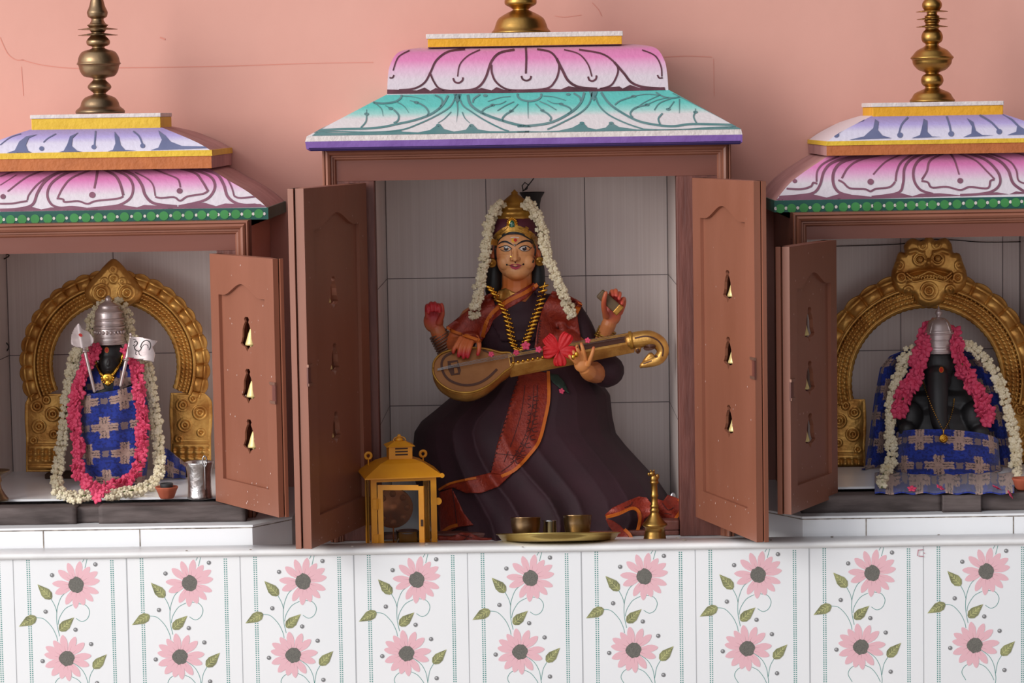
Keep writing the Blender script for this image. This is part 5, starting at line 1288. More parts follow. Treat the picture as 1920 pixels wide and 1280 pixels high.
k_ = mpp(YL)
for x, y in ((1725, 486), (1758, 484)):
    mb = MB(); c = W(x, y, YL - .029); mb.ell(c, (.0065, .006, .0065), 16); mb.tube([c + Vector((.009 * math.cos(a), -.001, .008 * math.sin(a))) for a in [2 * math.pi * i / 20 for i in range(21)]], .0016, 6, caps=False)
    mb.ell(c + Vector((0, -.0055, 0)), (.002, .0015, .002), 8); mb.build('bulging_eye', 'gold_relief', crR)
mb = MB(); L = smoothline([(1700, 512), (1712, 520), (1728, 515), (1742, 509), (1756, 514), (1771, 519), (1784, 511)], 5)
mb.tube([W(q.x, q.y, YL - .030) for q in L], .0022, 6); mb.tube([W(q.x, q.y + 13 - abs(q.x - 1742) * .18, YL - .030) for q in L], .0020, 6)
for i in range(12):
    x = 1710 + i * 5.8; mb.ell(W(x, 521 - abs(x - 1742) * .05, YL - .031), (.0022, .002, .004), 8)
mb.build('fanged_mouth', 'gold_relief', crR)
# ---- patterned cloth
def cross_pat(x, y, sx=56, sy=50):
    x += 2.5 * mnoise.noise(Vector((x * .35, y * .35, 1))); y += 2.5 * mnoise.noise(Vector((x * .35, y * .35, 9)))
    r = math.floor(y / sy); xx = x + (sx / 2 if r % 2 else 0)
    dx = (xx % sx) - sx / 2; dy = (y % sy) - sy / 2
    a = 17 if abs(dx) > abs(dy) else 17
    n = mnoise.noise(Vector((x * .25, y * .25, 4)))
    if (abs(dx) < 7 and abs(dy) < 20) or (abs(dy) < 7 and abs(dx) < 20):
        if (1.6 < abs(dx) < 2.9 and abs(dy) > 6) or (1.6 < abs(dy) < 2.9 and abs(dx) > 6): return s2l((74, 58, 62))
        return s2l((168 + 20 * n, 138 + 18 * n, 126 + 14 * n))
    r2 = math.floor((y + sy / 2) / sy); x2 = x + (sx / 2 if r2 % 2 else 0); ex = ((x2 + sx / 2) % sx) - sx / 2; ey = ((y + sy / 2) % sy) - sy / 2
    if abs(abs(dx) - 26) < 3 and abs(dy) < 6: return s2l((120, 100, 100))
    if abs(dx) > 15 and abs(dy) < 12: return s2l((18, 36, 112))
    return s2l((24 + 8 * n, 46 + 10 * n, 140 + 12 * n)) if n > -.15 else s2l((18, 32, 104))
def pattern_cloth(name, fn, nu, nv, sc, parent, solid=.0015, ox=0, oy=0):
    mb = MB(); mb.grid(fn, nu, nv); o = mb.build(name, 'cloth_pattern', parent, weld=False)
    ca = o.data.color_attributes.new('paint', 'FLOAT_COLOR', 'POINT'); buf = []
    for j in range(nv + 1):
        for i in range(nu + 1): buf += [*cross_pat(ox + i / nu * sc[0], oy + j / nv * sc[1]), 1]
    ca.data.foreach_set('color', buf)
    if solid: s_ = o.modifiers.new('s', 'SOLIDIFY'); s_.thickness = solid
    return o
# ================================================================== left idol
il = thing('stone_idol', 'black stone idol with tall silver crown wrapped in blue patterned cloth, in the left shrine', 'statue', (W(205, 900, .43).x, .43, .061))
mb = MB()
ellp(mb, 206, 662, .43, 27, 26, 26); ellp(mb, 205, 682, .415, 18, 22, 18); ellp(mb, 205, 696, .408, 10, 10, 10); tubep(mb, [(204, 676, .388), (203, 684, .386)], [3.5, 4]); ellp(mb, 204, 694, .392, 6, 2.6, 4)
tubep(mb, [(206, 690, .44), (207, 730, .45)], [20, 40]); tubep(mb, [(160, 715, .44), (250, 708, .44)], 20); ellp(mb, 158, 725, .42, 15, 26, 15)
tubep(mb, [(210, 720, .45), (212, 880, .45)], [50, 58], 24)
ibo = mb.build('body', 'black_stone', il); remesh(ibo, .0022, 3)
for v in ibo.data.vertices: v.co.z = max(v.co.z, .0005)
XLl = [(700, 150), (800, 150), (870, 156), (912, 164)]; XRl = [(700, 264), (760, 276), (850, 276), (912, 270)]
def clf(u, v):
    top = 742 - 12 * u - 28 * u * u * u; py = top + (908 - top) * v
    a = interp(XLl, py) - 3; b = interp(XRl, py) + 3; ph = math.pi * u; px = (a + b) / 2 - (b - a) / 2 * math.cos(ph)
    Y = .445 - .085 * math.sin(ph) ** .7 - .004 * math.sin(u * 25 + v * 3) * math.sin(ph) - .003 * mnoise.noise(Vector((u * 5, v * 7, 0)))
    p = W(px, py, Y); p.z = max(p.z, .0625); return p
pattern_cloth('wrapped_cloth', clf, 180, 220, (150, 175), il, oy=8, ox=-6)
ib = bvh_of([ibo] + [o for o in il.children if o.name.startswith('wrapped')])
def shp(poly, name, o, Y, nm, par, sx=0, sy=0):
    mb = MB(); drape(mb, poly, lambda a, b: hit(ib if par is il else ib2, a, b, o, Y), 0, 2.0); ob = mb.build(name, 'cloth_pattern', par, weld=False)
    ca = ob.data.color_attributes.new('paint', 'FLOAT_COLOR', 'POINT'); of = parent_world(ob); buf = []
    for v in ob.data.vertices:
        x, y = PR(v.co + of); buf += [*cross_pat(x + sx, y + sy), 1]
    ca.data.foreach_set('color', buf); s_ = ob.modifiers.new('s', 'SOLIDIFY'); s_.thickness = .0015
    return ob
shp([(166, 682), (182, 690), (190, 712), (196, 728), (160, 742), (158, 712)], 'shoulder_cloth', .003, .40, 0, il)
shp([(222, 692), (240, 678), (262, 700), (266, 712), (225, 730), (212, 730), (214, 712)], 'shoulder_cloth', .003, .40, 0, il, 20, 10)
mb = MB(); k = mpp(.43); prof = [(28, 645), (30, 641), (29.5, 636), (28, 632), (29, 629), (26, 622), (27, 612), (24, 609), (28, 605), (25, 601), (27, 597), (25, 592), (26, 586), (23, 580), (19, 576), (20, 573), (15, 569), (8, 565), (5, 562), (6, 559), (4, 556), (.6, 553)]
mb.lathe([(r * k, (645 - y) * k) for r, y in prof], W(205, 645, .43), 40, mod=lambda i, a: 1 + (.012 * math.cos(a * 20) if 5 < i < 12 else 0))
def rings(mb, x, Y, L):
    k = mpp(Y)
    for y, r, t in L:
        c = W(x, y, Y); mb.tube([c + Vector((r * k * math.cos(a), r * k * math.sin(a), 0)) for a in [2 * math.pi * i / 40 for i in range(41)]], t * k, 8, caps=False)
rings(mb, 205, .43, [(643, 29, 2.2), (638, 29, 1.5), (631, 28, 1.5), (613, 27.5, 2.4), (608, 27, 1.3), (598, 26.5, 2.4), (585, 24.5, 2.2), (574, 18, 1.8)])
for i in range(24):
    a = i * math.pi / 12; mb.ell(W(205, 622, .43) + Vector((27.5 * k * math.cos(a), 27.5 * k * math.sin(a), 0)), (.0028, .0028, .0040), 8)
mb.build('silver_crown', 'silver', il)
mb = MB(); f_ = lambda o: (lambda a, b: hit(ib, a, b, o, .39)); blob(mb, (200, 656), 4.2, 5.6, f_(.001), 0); blob(mb, (200, 656.5), 2.6, 3.8, f_(.0016), 1); mb.build('forehead_mark', ['orange_edge', 'sindoor'], il, weld=False)
nk_ = thing('gold_necklace', 'short gold necklace with a broad pendant on the black idol in the left shrine', 'necklace', tuple(W(203, 700, .38)))
mb = MB(); ptsn = [(176, 662), (181, 682), (188, 698), (198, 706), (208, 704), (218, 692), (226, 678), (232, 660)]
L = smoothline(ptsn, 5); mb.tube([hit(ib, q.x, q.y, .004, .40) for q in L], .0026, 8)
for q in L[::1]: c = hit(ib, q.x, q.y, .006, .40); mb.ell(c + Vector((0, 0, -.003)), (.0018, .0018, .0034), 6)
mb.build('chain', 'gold', nk_)
mb = MB(); c = W(202, 708, .372); mb.ell(c, (.0115, .003, .0085), 16); mb.ell(c + Vector((0, 0, -.010)), (.006, .003, .006), 12); mb.ell(c + Vector((0, -.003, 0)), (.004, .002, .004), 10)
for i in range(9): mb.ell(c + Vector((math.cos(i * .393 + math.pi) * .0115, -.001, math.sin(i * .393 + math.pi) * .012)), (.0022, .002, .0022), 6)
mb.build('pendant', 'gold', nk_)
# spear and flag
sp_ = thing('silver_spear', 'silver spear with a leaf-shaped head leaning at the left of the black idol', 'spear', tuple(W(177, 732, .36)))
mb = MB(); mb.tube([W(177, 733, .365), W(160, 662, .37)], 3.2 * mpp(.36), 12); mb.ell(W(159, 658, .37), (.006, .006, .003), 14); mb.ell(W(158, 653, .37), (.004, .004, .005), 12); mb.build('shaft', 'silver', sp_)
hp = smoothline([(147, 606), (154, 616), (166, 622), (176, 636), (172, 646), (159, 652), (146, 651), (134, 646), (133, 636), (136, 622)], 4, closed=True)
mb = MB(); drape(mb, [tuple(p) for p in hp], lambda a, b: W(a, b, .368 - .006 * max(0, 1 - (abs((a - 147) - (b - 606) * .17)) / 18)), 0, 2); sh_ = mb.build('spear_head', 'silver', sp_, solid=.003, weld=False)
mb = MB(); blob(mb, (151, 628), 4, 3, lambda a, b: W(a, b, .3595), 0, 10, rot=.5); mb.build('red_mark', 'sindoor', sh_)
fl_ = thing('silver_flag', 'small silver flag engraved with a rooster, at the right of the black idol', 'flag', tuple(W(226, 723, .36)))
mb = MB(); mb.tube([W(226, 723, .365), W(237, 673, .37), W(245, 630, .372)], [3 * mpp(.36), 3.4 * mpp(.36), 2 * mpp(.36)], 12); mb.ell(W(237, 674, .37), (.006, .006, .003), 14); mb.ell(W(245, 627, .372), (.003, .003, .004), 10); mb.build('pole', 'silver', fl_)
Tf = T2(90, 540, 3.12); ff_ = lambda o: (lambda a, b: W(a, b, .368 + .0025 * math.sin((a - 240) * .12) - o))
mb = MB(); drape(mb, Tf([(478, 280), (560, 290), (642, 308), (612, 345), (628, 385), (618, 432), (540, 418), (458, 402)]), ff_(0), 0, 3); fo = mb.build('banner', 'silver', fl_, solid=.0015, weld=False)
mb = MB()
for p, q in (([(505, 320), (512, 308), (522, 318), (518, 332), (505, 345), (512, 362), (532, 368), (545, 352), (540, 342)], 5), ([(540, 345), (552, 318), (575, 305), (596, 318), (600, 342), (590, 362)], 5), ([(545, 350), (562, 330), (582, 335), (585, 352)], 3), ([(515, 365), (512, 385), (520, 390)], 3), ([(530, 368), (534, 388), (545, 392)], 3), ([(498, 338), (506, 330)], 4), ([(498, 300), (514, 300)], 3)):
    stroke(mb, Tf(p), q / 3.12, ff_(.0016), 0)
mb.build('rooster_emblem', 'wire', fo, weld=False)
# garlands of the left idol
def gl(py_tab, zfl, bv, off=.004, back=None):
    def fn(a, b):
        Y = interp(py_tab, b); h_ = hit(bv, a, b, off) if bv else None
        if h_ is not None and h_.y < Y: Y = h_.y
        p = W(a, b, Y)
        if p.z < zfl: p = onz(a, b, zfl)
        return p
    return fn
tabW = [(560, .475), (620, .46), (650, .43), (850, .40), (900, .345), (935, .25)]
bwl = shared('blossom', bud_mesh(), 'white_bud')
garland('jasmine_garland', 'cream jasmine garland looped around the black idol of the left shrine',
        [[(208, 566), (190, 574), (176, 595), (172, 622), (160, 645), (142, 665), (134, 700), (127, 745), (120, 800), (114, 850), (108, 885), (108, 912), (122, 927), (150, 930), (172, 927)],
         [(216, 566), (232, 578), (240, 600), (244, 625), (262, 662), (276, 690), (282, 720), (292, 770), (296, 820), (300, 865), (296, 893), (276, 912), (246, 919), (215, 925), (196, 929)]],
        19, .0054, bwl, 'white_bud', gl(tabW, .067, None), 3, 7.4, 11, lift=.006, jit=2.4)
garland('pink_garland', 'bright pink flower garland hanging on the black idol of the left shrine', [[(182, 652), (168, 672), (160, 690), (146, 720), (142, 760), (141, 800), (146, 840), (146, 880), (160, 905), (180, 912)], [(236, 655), (252, 680), (258, 710), (264, 750), (268, 790), (266, 830), (264, 860), (252, 890), (226, 906), (200, 914), (180, 928)]],
        15, .0108, pf, 'pink_flower', gl([(560, .44), (650, .395), (860, .36), (900, .32), (935, .24)], .072, ib, .008), 2, 6.6, 12, part='pink_flower', jit=3)
# loose blue cloth by the right leg of the arch
def bc(u, v):
    px = 298 + 50 * u; top = 828 + 40 * u; py = top + (902 - top) * v
    p = W(px, py, .46 - .03 * math.sin(math.pi * v) - .006 * math.sin(u * 14)); p.z = max(p.z, .062); return p
o = pattern_cloth('folded_cloth', bc, 60, 70, (60, 75), None, oy=30, ox=30); tag(o, 'loose blue patterned cloth bunched at the foot of the golden arch, left shrine', 'cloth')

# ================================================================== right idol
ir = thing('stone_idol', 'black elephant-headed stone idol draped in blue patterned cloth, in the right shrine', 'statue', (W(1760, 915, .43).x, .43, .061))
mb = MB()
ellp(mb, 1760, 682, .425, 31, 34, 30); ellp(mb, 1759, 712, .412, 25, 26, 24)
tubep(mb, [(1758, 705, .398), (1758, 735, .382), (1759, 765, .372), (1762, 792, .366), (1770, 812, .362)], [21, 20, 18, 16, 13], 18)
ellp(mb, 1725, 735, .435, 28, 42, 8); ellp(mb, 1795, 735, .435, 28, 42, 8)
tubep(mb, [(1712, 758, .44), (1808, 758, .44)], 30); ellp(mb, 1706, 785, .41, 26, 34, 26); ellp(mb, 1826, 785, .41, 28, 34, 26); ellp(mb, 1700, 805, .385, 16, 16, 16); ellp(mb, 1838, 812, .385, 18, 16, 16)
ellp(mb, 1762, 830, .43, 84, 80, 50)
irb = mb.build('body', 'black_stone', ir); remesh(irb, .0022, 3)
for v in irb.data.vertices: v.co.z = max(v.co.z, .0005)
XL2 = [(655, 1702), (668, 1668), (690, 1650), (740, 1640), (800, 1632), (860, 1624), (922, 1616)]; XR2 = [(655, 1800), (668, 1835), (690, 1855), (740, 1874), (800, 1888), (860, 1898), (922, 1908)]
def bk_(u, v):
    py = 655 + 268 * v; a = interp(XL2, py); b = interp(XR2, py); s = 2 * u - 1
    px = (a + b) / 2 + (b - a) / 2 * math.sin(math.pi / 2 * s)
    Y = .455 - .04 * abs(s) ** 2 * math.sqrt(max(0, 1 - abs(s) ** 3)) + .01 - .03 * v * (1 - abs(s)) * 0 - .005 * math.sin(u * 40) * abs(s)
    if abs(s) > .55: Y -= .05 * (abs(s) - .55) * min(1, v * 1.5)
    p = W(px, py, Y); p.z = max(p.z, .0625); return p
pattern_cloth('back_cloth', bk_, 260, 240, (290, 270), ir, oy=0)
def fr_(u, v):
    top = 812 - 14 * math.sin(math.pi * u) + 14 * u; py = top + (922 - top) * v; a = 1680 - 4 * v; b = 1872 + 8 * v; ph = math.pi * u
    px = (a + b) / 2 - (b - a) / 2 * math.cos(ph)
    Y = .44 - .105 * math.sin(ph) ** .6 - .012 * v - .004 * math.sin(u * 31 + v * 4) * math.sin(ph) - .004 * mnoise.noise(Vector((u * 6, v * 5, 3)))
    p = W(px, py, Y); p.z = max(p.z, .0628); return p
pattern_cloth('lap_cloth', fr_, 240, 130, (220, 120), ir, ox=14, oy=6)
def sp2(u, v):
    p = W(1640 + 262 * u, 906 + 20 * v, .34); q = onz(1640 + 262 * u, 886 + 38 * v, .0632); q.z += .0015 * math.sin(u * 40); return q
pattern_cloth('spread_cloth', sp2, 200, 24, (262, 20), ir, oy=20)
ib2 = bvh_of([irb] + [o for o in ir.children if 'lap' in o.name])
mb = MB(); k = mpp(.425); prof = [(27, 662), (28, 657), (27, 652), (26, 646), (27.5, 640), (26, 628), (27, 622), (24, 616), (22, 608), (17, 600), (11, 596), (4, 594), (4, 591), (7, 587), (6, 583), (2, 578), (.6, 572)]
mb.lathe([(r * k, (662 - y) * k) for r, y in prof], W(1760, 662, .425), 40)
rings(mb, 1760, .425, [(660, 26.5, 1.8), (655, 27, 1.3), (650, 26.6, 1.2), (636, 26.6, 1.4), (624, 26.6, 2.2), (619, 25.5, 1.2)])
for i in range(4):
    a = math.pi / 4 + i * math.pi / 2; mb.tube([W(1760, y, .425) + Vector((r * k * math.cos(a), r * k * math.sin(a), 0)) for r, y in ((26.5, 622), (24, 615), (20, 606), (13, 598))], .0014, 6)
mb.build('silver_crown', 'silver', ir)
f2 = lambda o: (lambda a, b: hit(ib2, a, b, o, .37)); mb = MB(); blob(mb, (1765, 693), 4.4, 5.6, f2(.001), 0); blob(mb, (1765, 693), 3, 4, f2(.0018), 1); mb.build('forehead_mark', ['orange_edge', 'sindoor'], ir, weld=False)
n2 = thing('bead_necklace', 'thin bead chain with a gold coiled pendant on the black elephant-headed idol', 'necklace', tuple(W(1769, 800, .35)))
for p in ([(1731, 716), (1737, 735), (1746, 760), (1756, 782), (1768, 806)], [(1789, 748), (1787, 765), (1780, 788), (1770, 806)]):
    mb = MB(); L = smoothline(p, 6)
    for q in L: mb.ell(hit(ib2, q.x, q.y, .004, .37), (.0016,) * 3, 6)
    mb.build('bead_chain', 'gold_paint', n2)
mb = MB(); c = W(1769, 822, .318); mb.lathe([(.0005, -.0015), (.007, -.001), (.0085, 0), (.007, .0012), (.0005, .0015)], c, 18, axis=Vector((0, -1, 0)))
mb.tube([c + Vector((r * math.cos(a), -.003, r * math.sin(a))) for r, a in [(.0075 - i * .0003, i * .55) for i in range(22)]], .0011, 6); mb.tube([c + Vector((0, 0, .008)), c + Vector((0, 0, .016))], .0012, 6); mb.build('pendant', 'gold', n2)
tab2 = [(600, .45), (655, .42), (700, .405), (860, .38), (900, .34), (925, .30)]
garland('jasmine_garland', 'cream jasmine garland in two long strands on the cloth of the elephant-headed idol', [[(1712, 655), (1697, 668), (1686, 695), (1676, 725), (1669, 765), (1668, 805), (1672, 845), (1668, 872), (1655, 892), (1654, 914)], [(1800, 642), (1822, 650), (1846, 672), (1865, 700), (1879, 735), (1889, 770), (1900, 812), (1905, 848), (1904, 876), (1912, 890)]],
        17, .0054, bwl, 'white_bud', gl(tab2, .068, ib2), 3, 7.2, 21, lift=.006, jit=2.4)
garland('pink_garland', 'bright pink flower garland on the shoulders of the elephant-headed idol', [[(1746, 610), (1738, 628), (1732, 650), (1724, 672), (1718, 695), (1708, 718), (1700, 735), (1688, 760), (1684, 780)], [(1784, 616), (1790, 640), (1798, 665), (1808, 692), (1820, 718), (1836, 745), (1848, 768), (1854, 792)]],
        24, .0130, pf, 'pink_flower', gl([(600, .45), (640, .41), (700, .392), (925, .36)], .07, ib2, .010), 2, 6.4, 22, part='pink_flower', jit=4)
for i, (x, y, lab) in enumerate(((1710, 916, 'single pink flower fallen on the cloth below the left jasmine strand, right shrine'), (1763, 914, 'single pink flower fallen on the cloth in the middle of the right shrine'), (1868, 914, 'single pink flower fallen on the cloth at the right side of the right shrine'))):
    c = onz(x, y, .068); f_o = tag(place('pink_blossom', pf, None, c, .009, (-1.0, 0, i)), lab, 'flower')
c = onz(1893, 928, .062); tag(place('pink_blossom', pf, None, c + Vector((0, -.003, .002)), .009, (-.6, .4, 1)), 'single pink flower lying on the dark wooden sill of the right shrine', 'flower')
# ================================================================== VESSELS AND LAMPS
def lathe_thing(name, label, cat, x, ybase, zbase, prof, matn, part='body', extra=None, n=40, mod=None, group=None, Y=None):
    b = onz(x, ybase, zbase) if Y is None else Vector((W(x, ybase, Y).x, Y, zbase)); k = mpp(b.y)
    t = thing(name, label, cat, tuple(b)); mb = MB(); mb.lathe([(max(r * k, .0004), (ybase - y) * k) for r, y in prof], b, n, mod=mod); mb.build(part, matn, t)
    if extra: extra(t, b, k)
    return t
def pot_extra(t, b, k):
    mb = MB(); ring = [b + Vector((14 * k + 10 * k * math.cos(a) * .4, -26 * k, 74 * k + 10 * k * math.sin(a))) for a in [2 * math.pi * i / 20 for i in range(21)]]
    mb.tube(ring, .0013, 6, caps=False); mb.tube([b + Vector((14 * k, -26 * k, 72 * k)), b + Vector((14 * k, -26.5 * k, 20 * k))], .0012, 6); mb.build('handle', 'steel', t)
mat('silver_bright', (214, 210, 208), .3, 1.0, rgb2=(170, 160, 156), nscale=60, bump=.4, bscale=90)
lathe_thing('silver_pot', 'hammered silver pot with a wire handle in the left shrine, half behind the door', 'pot', 375, 934, .0605, [(1, 934), (23, 934), (24.5, 932), (23, 928), (22, 910), (22.5, 890), (25, 872), (27, 866), (27, 864), (25, 865), (22, 873), (21, 890), (20.5, 925), (1, 928)], 'silver_bright', extra=pot_extra)
def cup(t, b, k):
    mb = MB(); mb.lathe([(8 * k, 14 * k), (11 * k, 16 * k), (12.5 * k, 27 * k), (12 * k, 29 * k), (10 * k, 28 * k), (8 * k, 20 * k), (.5 * k, 19 * k)], b, 24); mb.build('wick_cup', 'lamp_black', t)
lathe_thing('clay_lamp', 'small ribbed terracotta lamp with a black cup, beside the silver pot', 'oil lamp', 313, 934, .0605, [(1, 934), (12, 934), (14, 931), (19, 918), (21.5, 913), (21, 911), (18, 913), (12, 920), (1, 920)], 'terracotta', extra=cup, mod=lambda i, a: 1 + .02 * math.cos(a * 30))
lathe_thing('brass_lamp', 'dull brass lamp stand at the far left edge of the left shrine', 'oil lamp', -4, 938, .0605, [(1, 938), (20, 938), (20, 934), (14, 926), (8, 915), (6, 905), (9, 900), (7, 896), (8, 890), (16, 886), (24, 882), (24, 880), (16, 884), (1, 886)], 'brass_dull')
lathe_thing('clay_bowl', 'small terracotta bowl at the far right edge of the right shrine', 'bowl', 1917, 918, .0605, [(1, 918), (10, 918), (13, 914), (18, 900), (20, 896), (19, 895), (16, 898), (10, 908), (1, 910)], 'terracotta')
# yellow petal on the left sill
mb = MB(); c = W(253, 973, .150); mb.grid(lambda u, v: c + Vector(((u - .5) * .014 + (v - .5) * .002, -.001 - .001 * math.sin(u * 3), (.5 - u) * .007 + (v - .5) * .004 * math.sin(math.pi * u))), 8, 4)
tag(mb.build('yellow_petal', 'mark_yellow', None, solid=.0006), 'tiny yellow petal stuck on the dark wooden sill of the left shrine', 'petal')

# ---- tray with bowls, resting on the counter lip and tipped back
TA = -.166
tc_ = Vector((W(1047, 1004, .092).x, .092, -.0005)); Rtilt = Matrix.Rotation(TA, 3, 'X')
axis = Rtilt @ Vector((0, 0, 1))
ty = thing('brass_tray', 'round brass tray resting on the front ledge of the counter', 'tray', tuple(tc_))
k = mpp(.09)
mb = MB(); mb.lathe([(.0005, -.0125), (98 * k, -.0125), (104 * k, -.0105), (110 * k, -.003), (113 * k, .0), (118 * k, .0006), (118.5 * k, -.0012), (114 * k, -.0024), (112 * k, -.006), (106 * k, -.0128), (97 * k, -.0152), (.0005, -.0152)][::-1], tc_, 72, axis=axis); mb.build('dish', 'brass_bright', ty)
def on_tray(x, y_off):
    return tc_ + Rtilt @ Vector((W(x, 1000, .09).x - tc_.x, y_off, -.0122))
def vessel(name, label, cat, x, yo, prof, matn, mod=None):
    b = on_tray(x, yo); t = tag_obj = None
    mb = MB(); mb.lathe([(max(r * k, .0004), z * k * 1.3) for r, z in prof], b, 40, axis=axis, mod=mod); o = mb.build(name, matn, None)
    tag(o, label, cat)
    o.data.transform(Matrix.Translation(-b)); o.location = b
mat('bowl_bronze', (150, 124, 92), .32, 1.0, rgb2=(110, 88, 70), nscale=14, bump=.1)
bw = [(1, 0), (17, 0), (20, 3), (25, 12), (27.5, 22), (28.5, 32), (29.5, 33), (28, 33.5), (26.5, 24), (23.5, 12), (18, 3.5), (1, 2.5)]
vessel('bronze_bowl', 'bronze bowl with wavy rim on the brass tray, the left of two', 'bowl', 986, -.022, bw, 'bowl_bronze', mod=lambda i, a: 1 + (.022 * math.cos(a * 12) if 4 < i < 8 else 0))
vessel('bronze_bowl', 'bronze bowl on the brass tray, the right of two and darker', 'bowl', 1083, .012, [(r * .95, z * 1.08) for r, z in bw], 'bowl_bronze', mod=lambda i, a: 1 + (.022 * math.cos(a * 12) if 4 < i < 8 else 0))
vessel('steel_cup', 'small straight steel cup between the two bronze bowls', 'cup', 1031, .018, [(1, 0), (12, 0), (12.5, 1), (13, 27), (14, 29), (12, 28), (11.5, 3), (1, 2)], 'steel')
# ---- hand bell
def bell_top(t, b, k):
    mb = MB(); c = b + Vector((0, 0, 121 * k)); mb.ell(c, (8 * k, 7 * k, 9 * k), 16); mb.ell(c + Vector((-4 * k, -2 * k, 10 * k)), (6 * k, 5 * k, 5 * k), 12); mb.ell(c + Vector((-10 * k, -2 * k, 9 * k)), (3 * k, 2.5 * k, 3.5 * k), 10)
    for s in (-1, 1): mb.ell(c + Vector((-3 * k + s * 3 * k, -2 * k, 15.5 * k)), (1.6 * k, 1.6 * k, 2.6 * k), 8)
    mb.ell(c + Vector((6 * k, 0, 4 * k)), (4 * k, 4 * k, 6 * k), 10); mb.build('bull_figure', 'brass', t)
lathe_thing('hand_bell', 'brass hand bell with a long turned handle and a small animal on top', 'bell', 1228, 1016, Z_FLOOR + .0005, [(1, 1016), (22.5, 1016), (23, 1012), (21, 1008), (20.5, 1002), (19, 996), (18.5, 988), (21, 986), (24, 983), (23, 980), (19, 977), (15, 972), (11, 966), (8.5, 961), (8, 957), (10, 955), (7.5, 952), (7.5, 949), (9.5, 947), (6.5, 944), (6, 930), (8, 927), (6.5, 924), (5.8, 906), (8.5, 903), (8.5, 900), (5, 897)], 'brass', extra=bell_top, n=36)
# ---- steel tumbler with spoon behind
tm = lathe_thing('steel_tumbler', 'steel tumbler standing behind the hand bell at the right wall', 'tumbler', 1248, 950, Z_FLOOR + .0005, [(1, 950), (14, 950), (15, 948), (16, 925), (18, 905), (19, 903), (17, 904), (15, 925), (14, 946), (1, 946)], 'steel', Y=.33)
b_ = Vector(tm.location); k4 = mpp(.33)
mb = MB(); mb.tube([b_ + Vector((2 * k4, 0, 8 * k4)), b_ + Vector((12 * k4, 0, 48 * k4))], .0012, 8); mb.ell(b_ + Vector((14 * k4, -.001, 56 * k4)), (6 * k4, 2.5 * k4, 10 * k4), 14); tag(mb.build('steel_spoon', 'steel', None), 'small steel spoon leaning in the tumbler by the right wall', 'spoon')
# ---- flat brass dish at the right
dsh = thing('brass_dish', 'shallow brass dish lying behind the ledge under the right door', 'dish', tuple(onz(1300, 1009, Z_FLOOR) ))
db = Vector((W(1302, 1009, .115).x, .115, Z_FLOOR + .0006)); dsh.location = db
mb = MB(); mb.lathe([(.0005, 0), (.030, 0), (.036, .004), (.038, .0045), (.036, .0055), (.030, .002), (.0005, .0018)], db, 40); mb.build('dish', 'brass', dsh)
mb = MB(); mb.lathe([(.0005, .0021), (.0295, .0021), (.0295, .0026), (.0005, .0028)], db, 30); mb.build('turmeric_powder', 'orange_edge', dsh)
# ---- lantern
lt_ = thing('yellow_lantern', 'yellow painted metal lantern with glass sides and an open little door', 'lantern', (W(768, 1018, .10).x - .0165, .125, Z_FLOOR + .0005))
LB = Vector(lt_.location); LR = Matrix.Rotation(.17, 3, 'Z')
lp = lambda x, y, z: LB + LR @ Vector((x, y, z))
def lbox(mb, x0, x1, y0, y1, z0, z1, m=0): mb.hexa([lp(x0, y0, z0), lp(x1, y0, z0), lp(x1, y1, z0), lp(x0, y1, z0), lp(x0, y0, z1), lp(x1, y0, z1), lp(x1, y1, z1), lp(x0, y1, z1)], m)
hw, hd2, HB = .0595, .055, .140; pw = .0105
mb = MB(); lbox(mb, -hw, hw, -hd2, hd2, 0, .006); mb.build('base', 'yellow_lantern', lt_, bevel=.001)
for sx in (-1, 1):
    for sy in (-1, 1):
        mb = MB(); xa_, xb_ = sorted((sx * hw, sx * (hw - pw))); ya, yb = sorted((sy * hd2, sy * (hd2 - .002))); lbox(mb, xa_, xb_, ya, yb, .006, HB)
        xa2, xb2 = sorted((sx * hw, sx * (hw - .002))); ya2, yb2 = sorted((sy * (hd2 - .002), sy * (hd2 - pw))); lbox(mb, xa2, xb2, ya2, yb2, .006, HB)
        mb.build('corner_post', 'yellow_lantern', lt_)
for a in ((-hw + pw, hw - pw, -hd2, -hd2 + .002), (-hw + pw, hw - pw, hd2 - .002, hd2), (-hw, -hw + .002, -hd2 + pw, hd2 - pw), (hw - .002, hw, -hd2 + pw, hd2 - pw)):
    mb = MB(); lbox(mb, *a, HB - .009, HB); mb.build('top_rail', 'yellow_lantern', lt_)
for nm, a in (('glass_pane', (-hw + .003, -hw + .0042, -hd2 + .004, hd2 - .004)), ('glass_pane', (hw - .0042, hw - .003, -hd2 + .004, hd2 - .004)), ('glass_pane', (-hw + .005, hw - .005, hd2 - .0042, hd2 - .003))):
    mb = MB(); lbox(mb, *a, .0065, HB - .001); mb.build(nm, 'glass', lt_)
mb = MB(); rw, rd = .0715, .068
vs = [lp(-rw, -rd, HB - .002), lp(rw, -rd, HB - .002), lp(rw, rd, HB - .002), lp(-rw, rd, HB - .002), lp(-rw, -rd, HB), lp(rw, -rd, HB), lp(rw, rd, HB), lp(-rw, rd, HB), lp(-.040, -.036, HB + .021), lp(.040, -.036, HB + .021), lp(.040, .036, HB + .021), lp(-.040, .036, HB + .021), lp(-.024, -.022, HB + .027), lp(.024, -.022, HB + .027), lp(.024, .022, HB + .027), lp(-.024, .022, HB + .027)]
